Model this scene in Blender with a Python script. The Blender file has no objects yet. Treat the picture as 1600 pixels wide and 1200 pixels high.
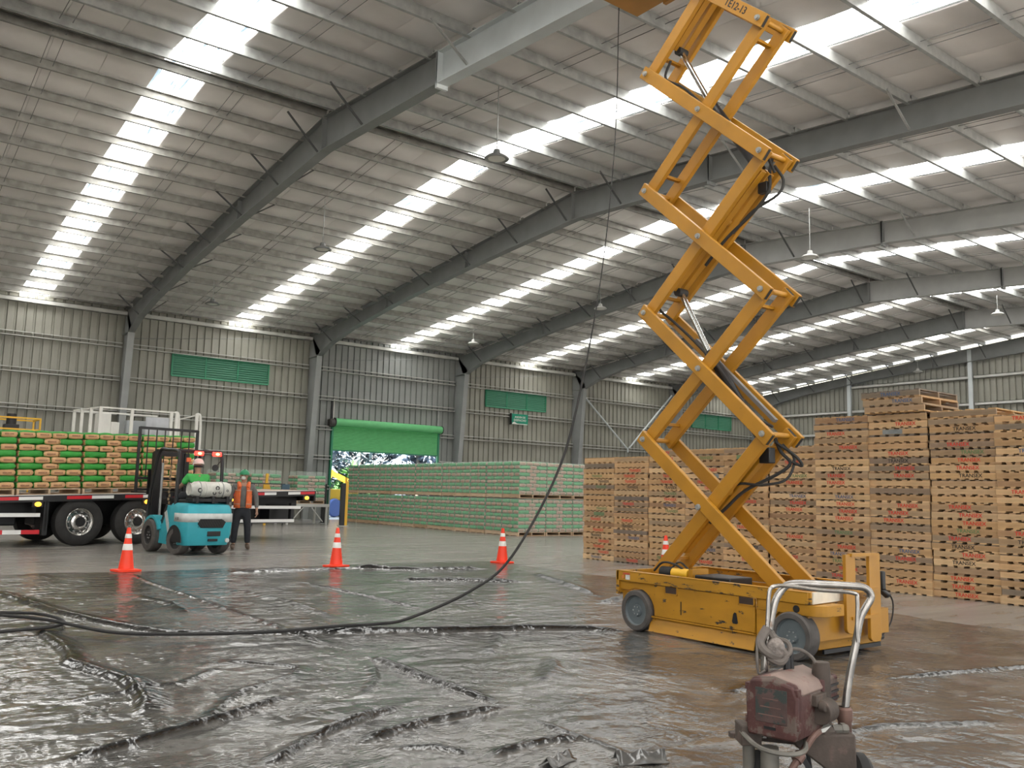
import bpy, math, random
import numpy as np
from mathutils import Matrix, Vector
random.seed(7); np.random.seed(7)
SC = bpy.context.scene
COL = SC.collection
PI = math.pi
R = math.radians

# ------------------------------------------------------------------ camera
cam_d = bpy.data.cameras.new('camera'); cam = bpy.data.objects.new('camera', cam_d); COL.objects.link(cam)
SC.camera = cam
cam_d.sensor_width = 36.0; cam_d.lens = 30.70; cam_d.clip_end = 400
def cam_axes(yaw, pitch, roll):
    f = Vector((math.sin(yaw)*math.cos(pitch), math.cos(yaw)*math.cos(pitch), math.sin(pitch)))
    r0 = Vector((math.cos(yaw), -math.sin(yaw), 0)); u0 = r0.cross(f)
    return math.cos(roll)*r0 + math.sin(roll)*u0, -math.sin(roll)*r0 + math.cos(roll)*u0, f
cr, cu, cf = cam_axes(R(37.27669), R(7.1966), R(1.46552))
M = Matrix.Identity(4)
for i in range(3):
    M[i][0] = cr[i]; M[i][1] = cu[i]; M[i][2] = -cf[i]
M[2][3] = 1.4
cam.matrix_world = M

# ------------------------------------------------------------------ light
W = bpy.data.worlds.new('sky'); SC.world = W; W.use_nodes = True
wn = W.node_tree.nodes; wl = W.node_tree.links
bg = wn['Background']
tc = wn.new('ShaderNodeTexCoord'); sx = wn.new('ShaderNodeSeparateXYZ'); rp = wn.new('ShaderNodeValToRGB')
wl.new(tc.outputs['Generated'], sx.inputs[0]); wl.new(sx.outputs['Z'], rp.inputs[0]); wl.new(rp.outputs[0], bg.inputs[0])
rp.color_ramp.elements[0].position = 0.0; rp.color_ramp.elements[0].color = (1.0, 0.97, 0.92, 1)
rp.color_ramp.elements[1].position = 0.6; rp.color_ramp.elements[1].color = (0.55, 0.74, 1.0, 1)
bg.inputs[1].default_value = 2.0
sun_d = bpy.data.lights.new('sun', 'SUN'); sun = bpy.data.objects.new('sun', sun_d); COL.objects.link(sun)
sun_d.energy = 32.0; sun_d.angle = R(0.6); sun_d.color = (1.0, 0.955, 0.89)
sun.rotation_euler = Vector((0.45, 0.5, -0.74)).to_track_quat('-Z', 'Y').to_euler()
SKYLIGHT = 10.0
SC.view_settings.view_transform = 'Standard'; SC.view_settings.look = 'None'
SC.view_settings.gamma = 1.0; SC.view_settings.use_curve_mapping = False
SC.view_settings.exposure = 0.36
SC.cycles.use_denoising = True
SC.cycles.max_bounces = 8; SC.cycles.diffuse_bounces = 4; SC.cycles.glossy_bounces = 4
SC.cycles.transparent_max_bounces = 12
SC.cycles.caustics_reflective = False; SC.cycles.caustics_refractive = False
SC.cycles.sample_clamp_indirect = 6.0

# ------------------------------------------------------------------ helpers
class MB:
    """collects shapes, builds ONE mesh"""
    def __init__(s): s.v = []; s.f = []; s.m = []; s.mi = 0
    def add(s, vs, fs):
        o = len(s.v); s.v += [tuple(v) for v in vs]; s.f += [tuple(i+o for i in f) for f in fs]; s.m += [s.mi]*len(fs)
        return s
    def box(s, x0, x1, y0, y1, z0, z1, mat=None):
        vs = [(x, y, z) for z in (z0, z1) for y in (y0, y1) for x in (x0, x1)]
        if mat is not None: vs = [mat @ Vector(v) for v in vs]
        return s.add(vs, [(0, 2, 3, 1), (4, 5, 7, 6), (0, 1, 5, 4), (2, 6, 7, 3), (0, 4, 6, 2), (1, 3, 7, 5)])
    def bar(s, p, q, w, h, up=(0, 0, 1)):
        p = Vector(p); q = Vector(q); d = (q-p).normalized(); up = Vector(up)
        sd = d.cross(up)
        if sd.length < 1e-4: sd = d.cross(Vector((1, 0, 0)))
        sd.normalize(); u2 = sd.cross(d)
        vs = [e + sd*a*w/2 + u2*b*h/2 for e in (p, q) for a, b in ((-1, -1), (1, -1), (1, 1), (-1, 1))]
        return s.add(vs, [(0, 1, 2, 3), (7, 6, 5, 4), (0, 4, 5, 1), (1, 5, 6, 2), (2, 6, 7, 3), (3, 7, 4, 0)])
    def tube(s, pts, r, n=8, cap=True):
        pts = [Vector(p) for p in pts]; rs = r if isinstance(r, (list, tuple)) else [r]*len(pts)
        vs = []; prev = None
        for i, p in enumerate(pts):
            d = (pts[min(i+1, len(pts)-1)] - pts[max(i-1, 0)]).normalized()
            if prev is None:
                a = d.cross(Vector((0, 0, 1)))
                if a.length < 1e-3: a = d.cross(Vector((1, 0, 0)))
            else:
                a = prev - d*prev.dot(d)
            a.normalize(); prev = a; b = d.cross(a)
            vs += [p + (a*math.cos(2*PI*k/n) + b*math.sin(2*PI*k/n))*rs[i] for k in range(n)]
        fs = [(i*n+k, i*n+(k+1) % n, (i+1)*n+(k+1) % n, (i+1)*n+k) for i in range(len(pts)-1) for k in range(n)]
        if cap: fs += [tuple(range(n-1, -1, -1)), tuple(range((len(pts)-1)*n, len(pts)*n))]
        return s.add(vs, fs)
    def cyl(s, p, q, r, n=16, r2=None): return s.tube([p, q], [r, r if r2 is None else r2], n)
    def prism(s, poly, axis, a, b, mat=None):
        """poly in the two other axes (x:(y,z)  y:(x,z)  z:(x,y)), extruded from a to b"""
        def P(u, v, t): return {'x': (t, u, v), 'y': (u, t, v), 'z': (u, v, t)}[axis]
        n = len(poly); vs = [P(u, v, t) for t in (a, b) for u, v in poly]
        if mat is not None: vs = [mat @ Vector(v) for v in vs]
        return s.add(vs, [tuple(range(n-1, -1, -1)), tuple(range(n, 2*n))] + [(i, (i+1) % n, n+(i+1) % n, n+i) for i in range(n)])
    def lathe(s, prof, axis='z', c=(0, 0, 0), n=24):
        vs = []
        for r_, h in prof:
            for k in range(n):
                a = 2*PI*k/n; u, v = r_*math.cos(a), r_*math.sin(a)
                p = {'z': (u, v, h), 'x': (h, u, v), 'y': (u, h, v)}[axis]
                vs.append((p[0]+c[0], p[1]+c[1], p[2]+c[2]))
        m = len(prof)
        fs = [(i*n+k, i*n+(k+1) % n, (i+1)*n+(k+1) % n, (i+1)*n+k) for i in range(m-1) for k in range(n)]
        return s.add(vs, fs)
    def ball(s, c, rx, ry, rz, nu=16, nv=10, v0=0.0, v1=1.0, mat=None):
        vs = []
        for j in range(nv+1):
            th = PI*(v0+(v1-v0)*j/nv)
            for k in range(nu):
                a = 2*PI*k/nu
                q = Vector((rx*math.sin(th)*math.cos(a), ry*math.sin(th)*math.sin(a), rz*math.cos(th)))
                if mat is not None: q = mat @ q
                vs.append((q[0]+c[0], q[1]+c[1], q[2]+c[2]))
        return s.add(vs, [(j*nu+k, (j+1)*nu+k, (j+1)*nu+(k+1) % nu, j*nu+(k+1) % nu) for j in range(nv) for k in range(nu)])
    def mesh(s, name, mats, smooth=0.6):
        me = bpy.data.meshes.new(name); me.from_pydata(s.v, [], s.f)
        mats = mats if isinstance(mats, (list, tuple)) else [mats]
        for m in mats: me.materials.append(m)
        if len(mats) > 1: me.polygons.foreach_set('material_index', s.m)
        me.update()
        import bmesh
        bm = bmesh.new(); bm.from_mesh(me); bmesh.ops.recalc_face_normals(bm, faces=bm.faces); bm.to_mesh(me); bm.free()
        if smooth:
            me.shade_smooth(); me.set_sharp_from_angle(angle=smooth)
        return me
    def obj(s, name, mats, parent=None, smooth=0.6, bevel=0, **kw):
        return put(s.mesh(name, mats, smooth), name, parent, bevel=bevel, **kw)

def put(me, name, parent=None, loc=None, rz=None, bevel=0, label=None, cat=None, group=None, kind=None):
    o = bpy.data.objects.new(name, me); COL.objects.link(o)
    if parent is not None: o.parent = parent
    if loc is not None: o.location = loc
    if rz is not None: o.rotation_euler = (0, 0, rz)
    if bevel:
        b = o.modifiers.new('edge', 'BEVEL'); b.width = bevel; b.segments = 2; b.limit_method = 'ANGLE'; b.angle_limit = R(40)
    tag(o, label, cat, group, kind)
    return o
def tag(o, label=None, cat=None, group=None, kind=None):
    for k, v in (('label', label), ('category', cat), ('group', group), ('kind', kind)):
        if v: o[k] = v
    return o
def empty(name, loc=(0, 0, 0), rz=0.0, parent=None, **kw):
    o = bpy.data.objects.new(name, None); COL.objects.link(o); o.location = loc; o.rotation_euler = (0, 0, rz)
    o.empty_display_size = 0.1
    if parent is not None: o.parent = parent
    return tag(o, **kw)
def text_mesh(txt, size, mat, extrude=0.001, align='CENTER'):
    c = bpy.data.curves.new('lettering', 'FONT'); c.body = txt; c.size = size; c.extrude = extrude; c.align_x = align; c.align_y = 'CENTER'
    c.resolution_u = 2; c.offset = size*.012
    o = bpy.data.objects.new('lettering', c); COL.objects.link(o)
    bpy.context.view_layer.update()
    me = bpy.data.meshes.new_from_object(o.evaluated_get(bpy.context.evaluated_depsgraph_get()))
    bpy.data.objects.remove(o); me.materials.clear(); me.materials.append(mat)
    return me

# ------------------------------------------------------------------ materials
def mat(name, col, rough=0.5, metal=0.0, var=0.0, scale=4.0, bump=0.0, bscale=40.0, spec=0.5, dark=None, dthr=0.6, dscale=3.0,
        rand=None, emit=0.0, ecol=None, stretch=None, coat=0.0, alpha=1.0):
    m = bpy.data.materials.new(name); m.use_nodes = True
    n = m.node_tree.nodes; l = m.node_tree.links; b = n['Principled BSDF']
    b.inputs['Roughness'].default_value = rough; b.inputs['Metallic'].default_value = metal
    b.inputs['Specular IOR Level'].default_value = spec
    if coat: b.inputs['Coat Weight'].default_value = coat; b.inputs['Coat Roughness'].default_value = 0.15
    out = None
    crd = n.new('ShaderNodeTexCoord')
    mp = n.new('ShaderNodeMapping'); l.new(crd.outputs['Object'], mp.inputs[0])
    if stretch: mp.inputs['Scale'].default_value = stretch
    rgb = n.new('ShaderNodeRGB'); rgb.outputs[0].default_value = (*col, 1); out = rgb.outputs[0]
    if rand:
        oi = n.new('ShaderNodeObjectInfo'); cr_ = n.new('ShaderNodeValToRGB'); cr_.color_ramp.interpolation = 'LINEAR'
        el = cr_.color_ramp.elements
        while len(el) < len(rand): el.new(0.5)
        for i, c in enumerate(rand): el[i].position = i/(len(rand)-1); el[i].color = (*c, 1)
        l.new(oi.outputs['Random'], cr_.inputs[0]); out = cr_.outputs[0]
    if var:
        nz = n.new('ShaderNodeTexNoise'); nz.inputs['Scale'].default_value = scale; nz.inputs['Detail'].default_value = 5
        l.new(mp.outputs[0], nz.inputs['Vector'])
        mr = n.new('ShaderNodeMapRange'); mr.inputs[1].default_value = 0.3; mr.inputs[2].default_value = 0.7
        mr.inputs[3].default_value = 1-var; mr.inputs[4].default_value = 1+var
        l.new(nz.outputs[0], mr.inputs[0])
        hs = n.new('ShaderNodeHueSaturation'); l.new(out, hs.inputs['Color']); l.new(mr.outputs[0], hs.inputs['Value']); out = hs.outputs[0]
    if dark:
        nz = n.new('ShaderNodeTexNoise'); nz.inputs['Scale'].default_value = dscale; nz.inputs['Detail'].default_value = 8; nz.inputs['Roughness'].default_value = 0.65
        l.new(mp.outputs[0], nz.inputs['Vector'])
        mr = n.new('ShaderNodeMapRange'); mr.inputs[1].default_value = dthr; mr.inputs[2].default_value = dthr+0.04
        l.new(nz.outputs[0], mr.inputs[0])
        mx = n.new('ShaderNodeMixRGB'); mx.inputs[2].default_value = (*dark, 1); l.new(mr.outputs[0], mx.inputs[0]); l.new(out, mx.inputs[1]); out = mx.outputs[0]
    l.new(out, b.inputs['Base Color'])
    if bump:
        nz = n.new('ShaderNodeTexNoise'); nz.inputs['Scale'].default_value = bscale; nz.inputs['Detail'].default_value = 4
        l.new(mp.outputs[0], nz.inputs['Vector'])
        bp = n.new('ShaderNodeBump'); bp.inputs['Strength'].default_value = bump; bp.inputs['Distance'].default_value = 0.02
        l.new(nz.outputs[0], bp.inputs['Height']); l.new(bp.outputs[0], b.inputs['Normal'])
    if emit:
        b.inputs['Emission Color'].default_value = (*(ecol or col), 1); b.inputs['Emission Strength'].default_value = emit
    if alpha < 1: b.inputs['Alpha'].default_value = alpha
    return m

M_ = {}
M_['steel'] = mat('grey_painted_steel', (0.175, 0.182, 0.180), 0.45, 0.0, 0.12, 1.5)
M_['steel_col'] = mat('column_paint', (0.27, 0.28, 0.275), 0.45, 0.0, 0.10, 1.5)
M_['steel_light'] = mat('pale_or_bounce_lit_steel', (0.52, 0.56, 0.57), 0.45, 0.0, 0.08, 1.5)  # also paints bounced light onto the first frame's spliced rafter
M_['galv'] = mat('galvanised_steel', (0.36, 0.37, 0.36), 0.42, 0.35, 0.2, 5.0)
M_['purlin'] = mat('brownish_galvanised_purlin', (0.29, 0.285, 0.262), 0.45, 0.2, 0.25, 4.0)  # darker and browner than the purlins of the other slope
M_['steel_lit'] = mat('lit_grey_steel', (0.34, 0.345, 0.335), 0.45, 0.0, 0.10, 1.5)  # lighter copy of the frame steel, stronger light put into its colour
M_['brace'] = mat('dark_brace_steel', (0.07, 0.072, 0.072), 0.5)
M_['foil'] = mat('insulation_foil', (0.83, 0.805, 0.785), 0.5, 0.0, 0.08, 0.9, 0.12, 3.0)
M_['clad'] = mat('wall_cladding', (0.27, 0.265, 0.225), 0.5, 0.0, 0.12, 0.7)
M_['clad_grey'] = mat('grey_wall_cladding', (0.235, 0.245, 0.235), 0.5, 0.0, 0.12, 0.7)
M_['girt'] = mat('bright_galvanised_girt', (0.56, 0.56, 0.53), 0.4, 0.0, 0.12, 3.0)
M_['concrete'] = mat('polished_concrete', (0.25, 0.235, 0.215), 0.25, 0.0, 0.24, 1.1, 0.03, 2.0, dark=(0.19, 0.178, 0.165), dthr=0.58, dscale=0.9, stretch=(.28, 1.6, 1))
M_['green_door'] = mat('green_door_paint', (0.15, 0.50, 0.21), 0.55, 0, 0.06, spec=.3)
M_['green_dark'] = mat('dark_green_paint', (0.02, 0.22, 0.11), 0.45)
M_['louvre'] = mat('green_louvre_blade', (0.085, 0.235, 0.155), 0.4, emit=0.02, ecol=(0.1, 0.6, 0.36))  # faint emission stands in for daylight behind the blades
M_['black'] = mat('black_paint', (0.012, 0.012, 0.013), 0.45)
M_['rubber'] = mat('black_rubber', (0.022, 0.021, 0.02), 0.75, 0, 0.3, 6)
M_['white'] = mat('white_paint', (0.72, 0.71, 0.66), 0.45, 0, 0.06)
M_['chrome'] = mat('chrome_steel', (0.62, 0.62, 0.62), 0.16, 1.0)
M_['yellow'] = mat('lift_yellow_paint', (0.415, 0.195, 0.016), 0.40, 0, 0.10, 3.0, dark=(0.30, 0.15, 0.02), dthr=0.70, dscale=5)
M_['yellow_worn'] = mat('scuffed_yellow_paint', (0.42, 0.20, 0.014), 0.45, 0, 0.14, 3.0, dark=(0.035, 0.03, 0.026), dthr=0.615, dscale=6.5, stretch=(1, 0.8, 2.2))
M_['yellow_scraped'] = mat('scraped_yellow_paint', (0.42, 0.205, 0.015), 0.48, 0, 0.16, 3.0, dark=(0.045, 0.036, 0.03), dthr=0.565, dscale=7.5, stretch=(1, .55, 2.0))
M_['yellow_bright'] = mat('safety_yellow_paint', (0.75, 0.43, 0.03), 0.45)
# ================================================================== building shell
WY = 38.3                       # inner face of the long wall
GX = 50.5                       # gable wall
def XF(i): return 8.85 + 8.27*i
def zb(y): return 10.6 - 0.115*(y-19.6) if y > 19.2 else 10.6 - 0.084*(19.2-y)      # underside of purlins
PUR_L = [19.55 + 1.36*k for k in range(14)]
PUR_R = [18.84 - 1.42*k for k in range(24)]

# outside ground and floor slabs
yard = MB().box(-90, 130, -110, 120, -0.30, -0.06).obj('ground', mat('yard_concrete', (0.52, 0.49, 0.445), 0.8, 0, 0.1), kind='structure')
floor = empty('floor', kind='structure')
MB().box(-24, 50.6, -15, 38.4, -0.2, -0.03).obj('sub_base', M_['black'], floor)
xs = [-24, -13.6, -5.3, 2.9, 11.2, 19.45, 27.7, 36, 44.3, 50.6]; ys = [-15, -8, -1, 6, 13.6, 21, 29.5, 38.4]
for i in range(len(xs)-1):
    for j in range(len(ys)-1):
        MB().box(xs[i]+.006, xs[i+1]-.006, ys[j]+.006, ys[j+1]-.006, -0.06, 0).obj('floor_slab', M_['concrete'], floor, smooth=0)

# ---- portal frames
def top_edge(y): return zb(y) + 0.03
BOT_L = [(37.25, 7.55), (36.0, 7.98), (34, 8.38), (30, 8.90), (25.3, 9.36), (19.5, 9.78)]
BOT_R = [(13.9, 9.52), (8, 9.05), (0, 8.40), (-13.2, 7.3)]
FW = 0.13
def flange(mb, p, q, x, t=0.022):          # plate of half width FW along a (y,z) segment
    mb.bar((x, p[0], p[1]), (x, q[0], q[1]), 2*FW, t)
for i in range(-2, 6):
    X = XF(i)
    fr = empty('portal_frame', (X, 0, 0), kind='structure', label=('steel portal frame against the gable wall' if i == 5 else None))
    col = MB()
    web = [(38.2, 0), (37.9, 0), (37.25, 7.55), (37.25, 7.8), (38.2, 8.6)]
    col.prism(web, 'x', -.012, .012)
    flange(col, (37.9, 0), (37.25, 7.58), 0); flange(col, (38.2, 0), (38.2, 8.6), 0)
    col.box(-.2, .2, 37.7, 38.28, 0, .03)
    col.box(-FW, FW, 37.25, 38.2, 7.53, 7.56)
    col.obj('column', M_['steel_col'], fr, smooth=0)
    mb = MB()
    poly = BOT_L + [(y, top_edge(y)) for y in (19.5, 26, 37.4)] + [(38.2, 8.62), (37.6, 7.55)]
    mb.prism(poly, 'x', -.012, .012)
    for a, b in zip(BOT_L[:-1], BOT_L[1:]): flange(mb, a, b, 0)
    flange(mb, (38.2, 8.62), (19.5, top_edge(19.5)-.01), 0)
    mb.obj('rafter', M_['steel'], fr, smooth=0)
    # far slope rafter, spliced from y = 14.2 onward
    light = i == 0  # paler steel on this frame paints in bounced light
    mb = MB(); mb.prism([(19.5, 9.78), (14.25, 9.535), (14.25, top_edge(14.25)), (19.5, top_edge(19.5))], 'x', -.012, .012)
    flange(mb, (19.5, 9.78), (14.25, 9.535), 0); flange(mb, (19.5, top_edge(19.5)-.01), (14.25, top_edge(14.25)-.01), 0)
    mb.obj('rafter', M_['steel_lit'] if i >= 2 else M_['steel'], fr, smooth=0)
    mb = MB()
    ry = [(14.2, 9.53), (8, 9.05), (0, 8.40), (-13.2, 7.3)]
    mb.prism(ry + [(-13.2, top_edge(-13.2)), (14.2, top_edge(14.2))], 'x', -.012, .012)
    for a, b in zip(ry[:-1], ry[1:]): flange(mb, a, b, 0)
    flange(mb, (14.2, top_edge(14.2)-.01), (-13.2, top_edge(-13.2)-.01), 0)
    mb.obj('rafter', M_['steel_light'] if light else (M_['steel_lit'] if i >= 2 else M_['steel']), fr, smooth=0)
    MB().prism([(-13.2, 0), (-13.2, 8.2), (-13.9, 8.2), (-13.5, 0)], 'x', -.13, .13).obj('column', M_['steel'], fr, smooth=0)
    for y, b in ((19.55, 9.78), (25.3, 9.36), (14.22, 9.53), (31.0, 8.78)):
        st = MB(); st.box(-FW, FW, y-.02, y+.02, b, top_edge(y)-.01)
        if y == 14.22: st.box(-FW, FW, y-.035, y+.035, b-.1, top_edge(y)+.02)
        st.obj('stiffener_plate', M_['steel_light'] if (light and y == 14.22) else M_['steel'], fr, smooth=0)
    for y in PUR_L[2::2] + PUR_R[1:10:3] + [19.8]:
        bz = np.interp(y, [p[0] for p in (BOT_R[::-1] + BOT_L[::-1])], [p[1] for p in (BOT_R[::-1] + BOT_L[::-1])])
        for s in ((-1,) if i == 5 else (-1, 1)):
            MB().bar((s*FW*.8, y, bz+.05), (s*.95, y, zb(y)+.05), .04, .04).obj('fly_brace', M_['galv'] if y < 14 else M_['brace'], fr, smooth=0)

# ---- roof: purlins, sag rods, insulation panels, skylights
roof = empty('ceiling', kind='structure')
def cee(mb, x0, x1, y, z, d=0.225, w=0.065, t=0.006, fl=1):
    mb.box(x0, x1, y-t/2, y+t/2, z, z+d); a, b = (y, y+w*fl) if fl > 0 else (y-w, y)
    mb.box(x0, x1, a, b, z, z+t); mb.box(x0, x1, a, b, z+d-t, z+d)
    e = y+w*fl; mb.box(x0, x1, e-t/2, e+t/2, z, z+.022); mb.box(x0, x1, e-t/2, e+t/2, z+d-.022, z+d)
pm_cache = {}
for i in range(-2, 5):
    for y in PUR_L + PUR_R:
        mb = MB(); cee(mb, 0.03, 8.24, 0, 0, fl=-1 if y > 19 else 1)
        me = pm_cache.setdefault(y > 19, mb.mesh('purlin', M_['purlin'] if y > 19 else M_['galv'], 0))
        put(me, 'purlin', roof, (XF(i), y, zb(y)))
    for off in (2.05, 2.3, 5.95, 6.2):
        MB().tube([(XF(i)+off, 19.5, zb(19.5)+.12), (XF(i)+off, 38, zb(38)+.12)], .008, 5).obj('sag_rod', M_['steel'], roof)
        MB().tube([(XF(i)+off, 18.9, zb(18.9)+.12), (XF(i)+off, -12, zb(-12)+.12)], .008, 5).obj('sag_rod', M_['steel'], roof)
    MB().box(XF(i), XF(i+1), 19.0, 19.45, zb(19.3)+.25, zb(19.3)+.32).obj('ridge_sheet', M_['foil'], roof, smooth=0)
def sheet(mb, x0, x1, ys_, sag, t=0.02, over=0.0):
    rows = []
    for a, b in zip(ys_[:-1], ys_[1:]):
        for k in range(6):
            u = k/6; y = a+(b-a)*u
            rows.append((y, zb(y)+.265 - sag*(math.sin(PI*u)**0.6 if u else 0)))
    rows.append((ys_[-1], zb(ys_[-1])+.265))
    w = x1-x0
    prof = [(x0, .012), (x0+.02, .004), (x0+w*.5, 0), (x1-.02, .004), (x1, .012)]
    n = len(prof); vs = [(x, y, z+dz) for y, z in rows for x, dz in prof]
    vs += [(x, y, z+dz+t) for y, z in rows for x, dz in ((x0, .012), (x1, .012))]
    fs = [(j*n+k, j*n+k+1, (j+1)*n+k+1, (j+1)*n+k) for j in range(len(rows)-1) for k in range(n-1)]
    o = len(rows)*n; fs += [(o+j*2, o+j*2+2, o+j*2+3, o+j*2+1) for j in range(len(rows)-1)]
    mb.add(vs, fs)
sky_m = mat('skylight_panel', (0.8, 0.85, 0.9), 0.4)
nt = sky_m.node_tree; b_ = nt.nodes['Principled BSDF']
cd = nt.nodes.new('ShaderNodeTexCoord'); mpp = nt.nodes.new('ShaderNodeMapping'); mpp.inputs['Scale'].default_value = (7.0, .5, 1)
nz = nt.nodes.new('ShaderNodeTexNoise'); nz.inputs['Scale'].default_value = 1.6; nz.inputs['Detail'].default_value = 6
wv = nt.nodes.new('ShaderNodeValToRGB'); wv.color_ramp.elements[0].position = .37; wv.color_ramp.elements[0].color = (.030, .046, .058, 1)
wv.color_ramp.elements[1].position = .47; wv.color_ramp.elements[1].color = (1, .985, .95, 1)
nt.links.new(cd.outputs['Object'], mpp.inputs[0]); nt.links.new(mpp.outputs[0], nz.inputs['Vector']); nt.links.new(nz.outputs[0], wv.inputs[0])
nt.links.new(wv.outputs[0], b_.inputs['Emission Color']); b_.inputs['Emission Strength'].default_value = SKYLIGHT
edges = [0.0, 1.07, 2.15, 3.22, 4.30, 5.35, 6.32, 7.30, 8.27]
YL = [19.45] + PUR_L[1:] + [38.35]; YR = [19.1] + PUR_R[1:] + [-15.2]
SKYL = mat('skylight_edge', (.5, .5, .48), .5)
for i in range(-3, 5):
    for k in range(8):
        x0, x1 = XF(i)+edges[k], XF(i)+edges[k+1]
        for ys_, sl in ((YL, 0), (YR, 1)):
            if k == 4:
                mb = MB(); mb.add([(x0+.02, ys_[0], zb(ys_[0])+.31), (x1-.02, ys_[0], zb(ys_[0])+.31), (x1-.02, ys_[-1], zb(ys_[-1])+.31), (x0+.02, ys_[-1], zb(ys_[-1])+.31),
                                   (x0+.02, ys_[0], zb(ys_[0])+.32), (x1-.02, ys_[0], zb(ys_[0])+.32), (x1-.02, ys_[-1], zb(ys_[-1])+.32), (x0+.02, ys_[-1], zb(ys_[-1])+.32)],
                                  [(0, 1, 2, 3), (4, 5, 6, 7), (0, 1, 5, 4), (1, 2, 6, 5), (2, 3, 7, 6), (3, 0, 4, 7)])
                mb.obj('skylight_panel', sky_m, roof, smooth=0)
            else:
                mb = MB(); sheet(mb, x0+.004, x1-.004, ys_, .022 if sl else .016)
                mb.obj('insulation_panel', M_['foil'], roof, smooth=1.2)
# metal roof over everything except the skylights
mb = MB()
for i in range(-3, 5):
    for a, b in ((XF(i), XF(i)+4.30), (XF(i)+5.35, XF(i+1))):
        for ya, yb in ((19.3, 38.9), (19.3, -15.4)):
            mb.add([(a, ya, zb(ya)+.38), (b, ya, zb(ya)+.38), (b, yb, zb(yb)+.38), (a, yb, zb(yb)+.38)], [(0, 1, 2, 3)])
mb.obj('roof_sheet', M_['galv'], roof, smooth=0)

# ---- long wall
def cladding(mb, x0, x1, z0, z1, y, pitch=0.333, d=0.065, ax='x'):
    n = max(1, round((x1-x0)/pitch)); p = (x1-x0)/n
    prof = []
    for k in range(n):
        o = x0 + k*p
        prof += [(o, 0), (o+p*.70, 0), (o+p*.76, d), (o+p*.94, d)]
    prof.append((x1, 0))
    m = len(prof)
    if ax == 'x': vs = [(a, y+b, z) for z in (z0, z1) for a, b in prof]
    else:
        vs = [(y+b, a, z(a) if callable(z) else z) for z in (z0, z1) for a, b in prof]
    mb.add(vs, [(k, k+1, m+k+1, m+k) for k in range(m-1)])
wall = empty('wall_back', kind='structure')
mb = MB(); cladding(mb, XF(-3), XF(-2), 0, 8.75, WY); mb.obj('cladding_sheet', M_['clad'], wall, smooth=0)
GIRTS = [1.5, 2.9, 4.30, 5.71, 7.10]
DX0, DX1, DZ = 18.45, 24.35, 4.55
for i in range(-2, 5):
    x0, x1 = XF(i), XF(i+1)
    mt = M_['clad_grey'] if i == 1 else M_['clad']
    if i == 1:
        for a, b, c, d in ((x0, DX0, 0, 8.75), (DX0, DX1, DZ, 8.75), (DX1, x1, 0, 8.75)):
            mb = MB(); cladding(mb, a, b, c, d, WY); mb.obj('cladding_sheet', mt, wall, smooth=0)
    else:
        mb = MB(); cladding(mb, x0, x1, 0, 8.75, WY); mb.obj('cladding_sheet', mt, wall, smooth=0)
    for z in GIRTS:
        segs = [(x0+.1, DX0-.1), (DX1+.1, x1-.1)] if (i == 1 and z < 4.5) else [(x0+.1, x1-.1)]
        for a, b in segs:
            if b-a < .2: continue
            mb = MB(); mb.box(a, b, WY-.2, WY, z+.09, z+.1); mb.box(a, b, WY-.2, WY, z-.1, z-.09)
            mb.box(a, b, WY-.2, WY-.19, z+.06, z+.1); mb.box(a, b, WY-.2, WY-.19, z-.1, z-.06)
            mb.obj('girt', M_['girt'], wall, smooth=0)
    mb = MB(); mb.box(x0, x1, WY-.26, WY-.02, 8.5, 8.52); mb.box(x0, x1, WY-.26, WY-.24, 8.34, 8.52); mb.box(x0, x1, WY-.26, WY-.1, 8.34, 8.36)
    mb.obj('eave_strut', M_['girt'], wall, smooth=0)
MB().box(-16, GX, WY+.06, WY+.08, 8.7, 9.1).obj('eave_flashing', M_['clad'], wall, smooth=0)
for z in GIRTS[-1:]:
    pass
for p, q in (((XF(3)+.35, 37.85, 7.3), (37.65, 37.85, 4.35)), ((XF(4)-.3, 37.85, 7.9), (37.85, 37.85, 4.35)), ((37.75, 37.85, 4.35), (37.75, 37.85, 4.1))):
    MB().tube([p, q], .055, 8).obj('brace_tube', M_['steel_light'], wall)
for i in (0, 1, 2):       # slender rod braces high in the bays
    MB().tube([(XF(i)+.2, 38.0, 7.4), (XF(i+1)-.2, 38.0, 8.4)], .012, 5).obj('brace_rod', M_['steel'], wall)

# louvre windows
def louvre(n, X0, X1, z0, z1, y, wallx=None):
    w = empty('window_%d' % n, kind='structure')
    L = X1-X0; f = .06
    def B(a0, a1, b0, b1, c0, c1, nm, m, **k):
        mb = MB()
        if wallx is None: mb.box(a0, a1, b0, b1, c0, c1)
        else: mb.box(b0, b1, a0, a1, c0, c1)
        return mb.obj(nm, m, w, smooth=0)
    d0, d1 = y-.10, y-.01
    for k in range(4):
        a = X0+L*k/3; B(a-f/2, a+f/2, d0, d1, z0, z1, 'window_post', M_['green_dark'])
    B(X0, X1, d0, d1, z1-.04, z1, 'window_rail', M_['green_dark']); B(X0, X1, d0, d1, z0-.04, z0, 'window_rail', M_['green_dark'])
    for k in range(3):
        a0, a1 = X0+L*k/3+f/2, X0+L*(k+1)/3-f/2
        nS = 9; h = (z1-z0-.04)/nS; B(a0, a1, d1-.012, d1, z0, z1, 'window_pane', M_['green_dark'])
        for j in range(nS):
            z = z0+h*j; mb = MB()
            q = [(d0, z), (d0, z+.018), (d1-.02, z+h*.92), (d1-.02, z+h*.78)]
            if wallx is None: mb.prism(q, 'x', a0, a1)
            else: mb.prism(q, 'y', a0, a1)
            mb.obj('louvre_slat', M_['louvre'], w, smooth=0)
louvre(1, 10.82, 15.1, 6.08, 7.0, WY-.0)
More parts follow.
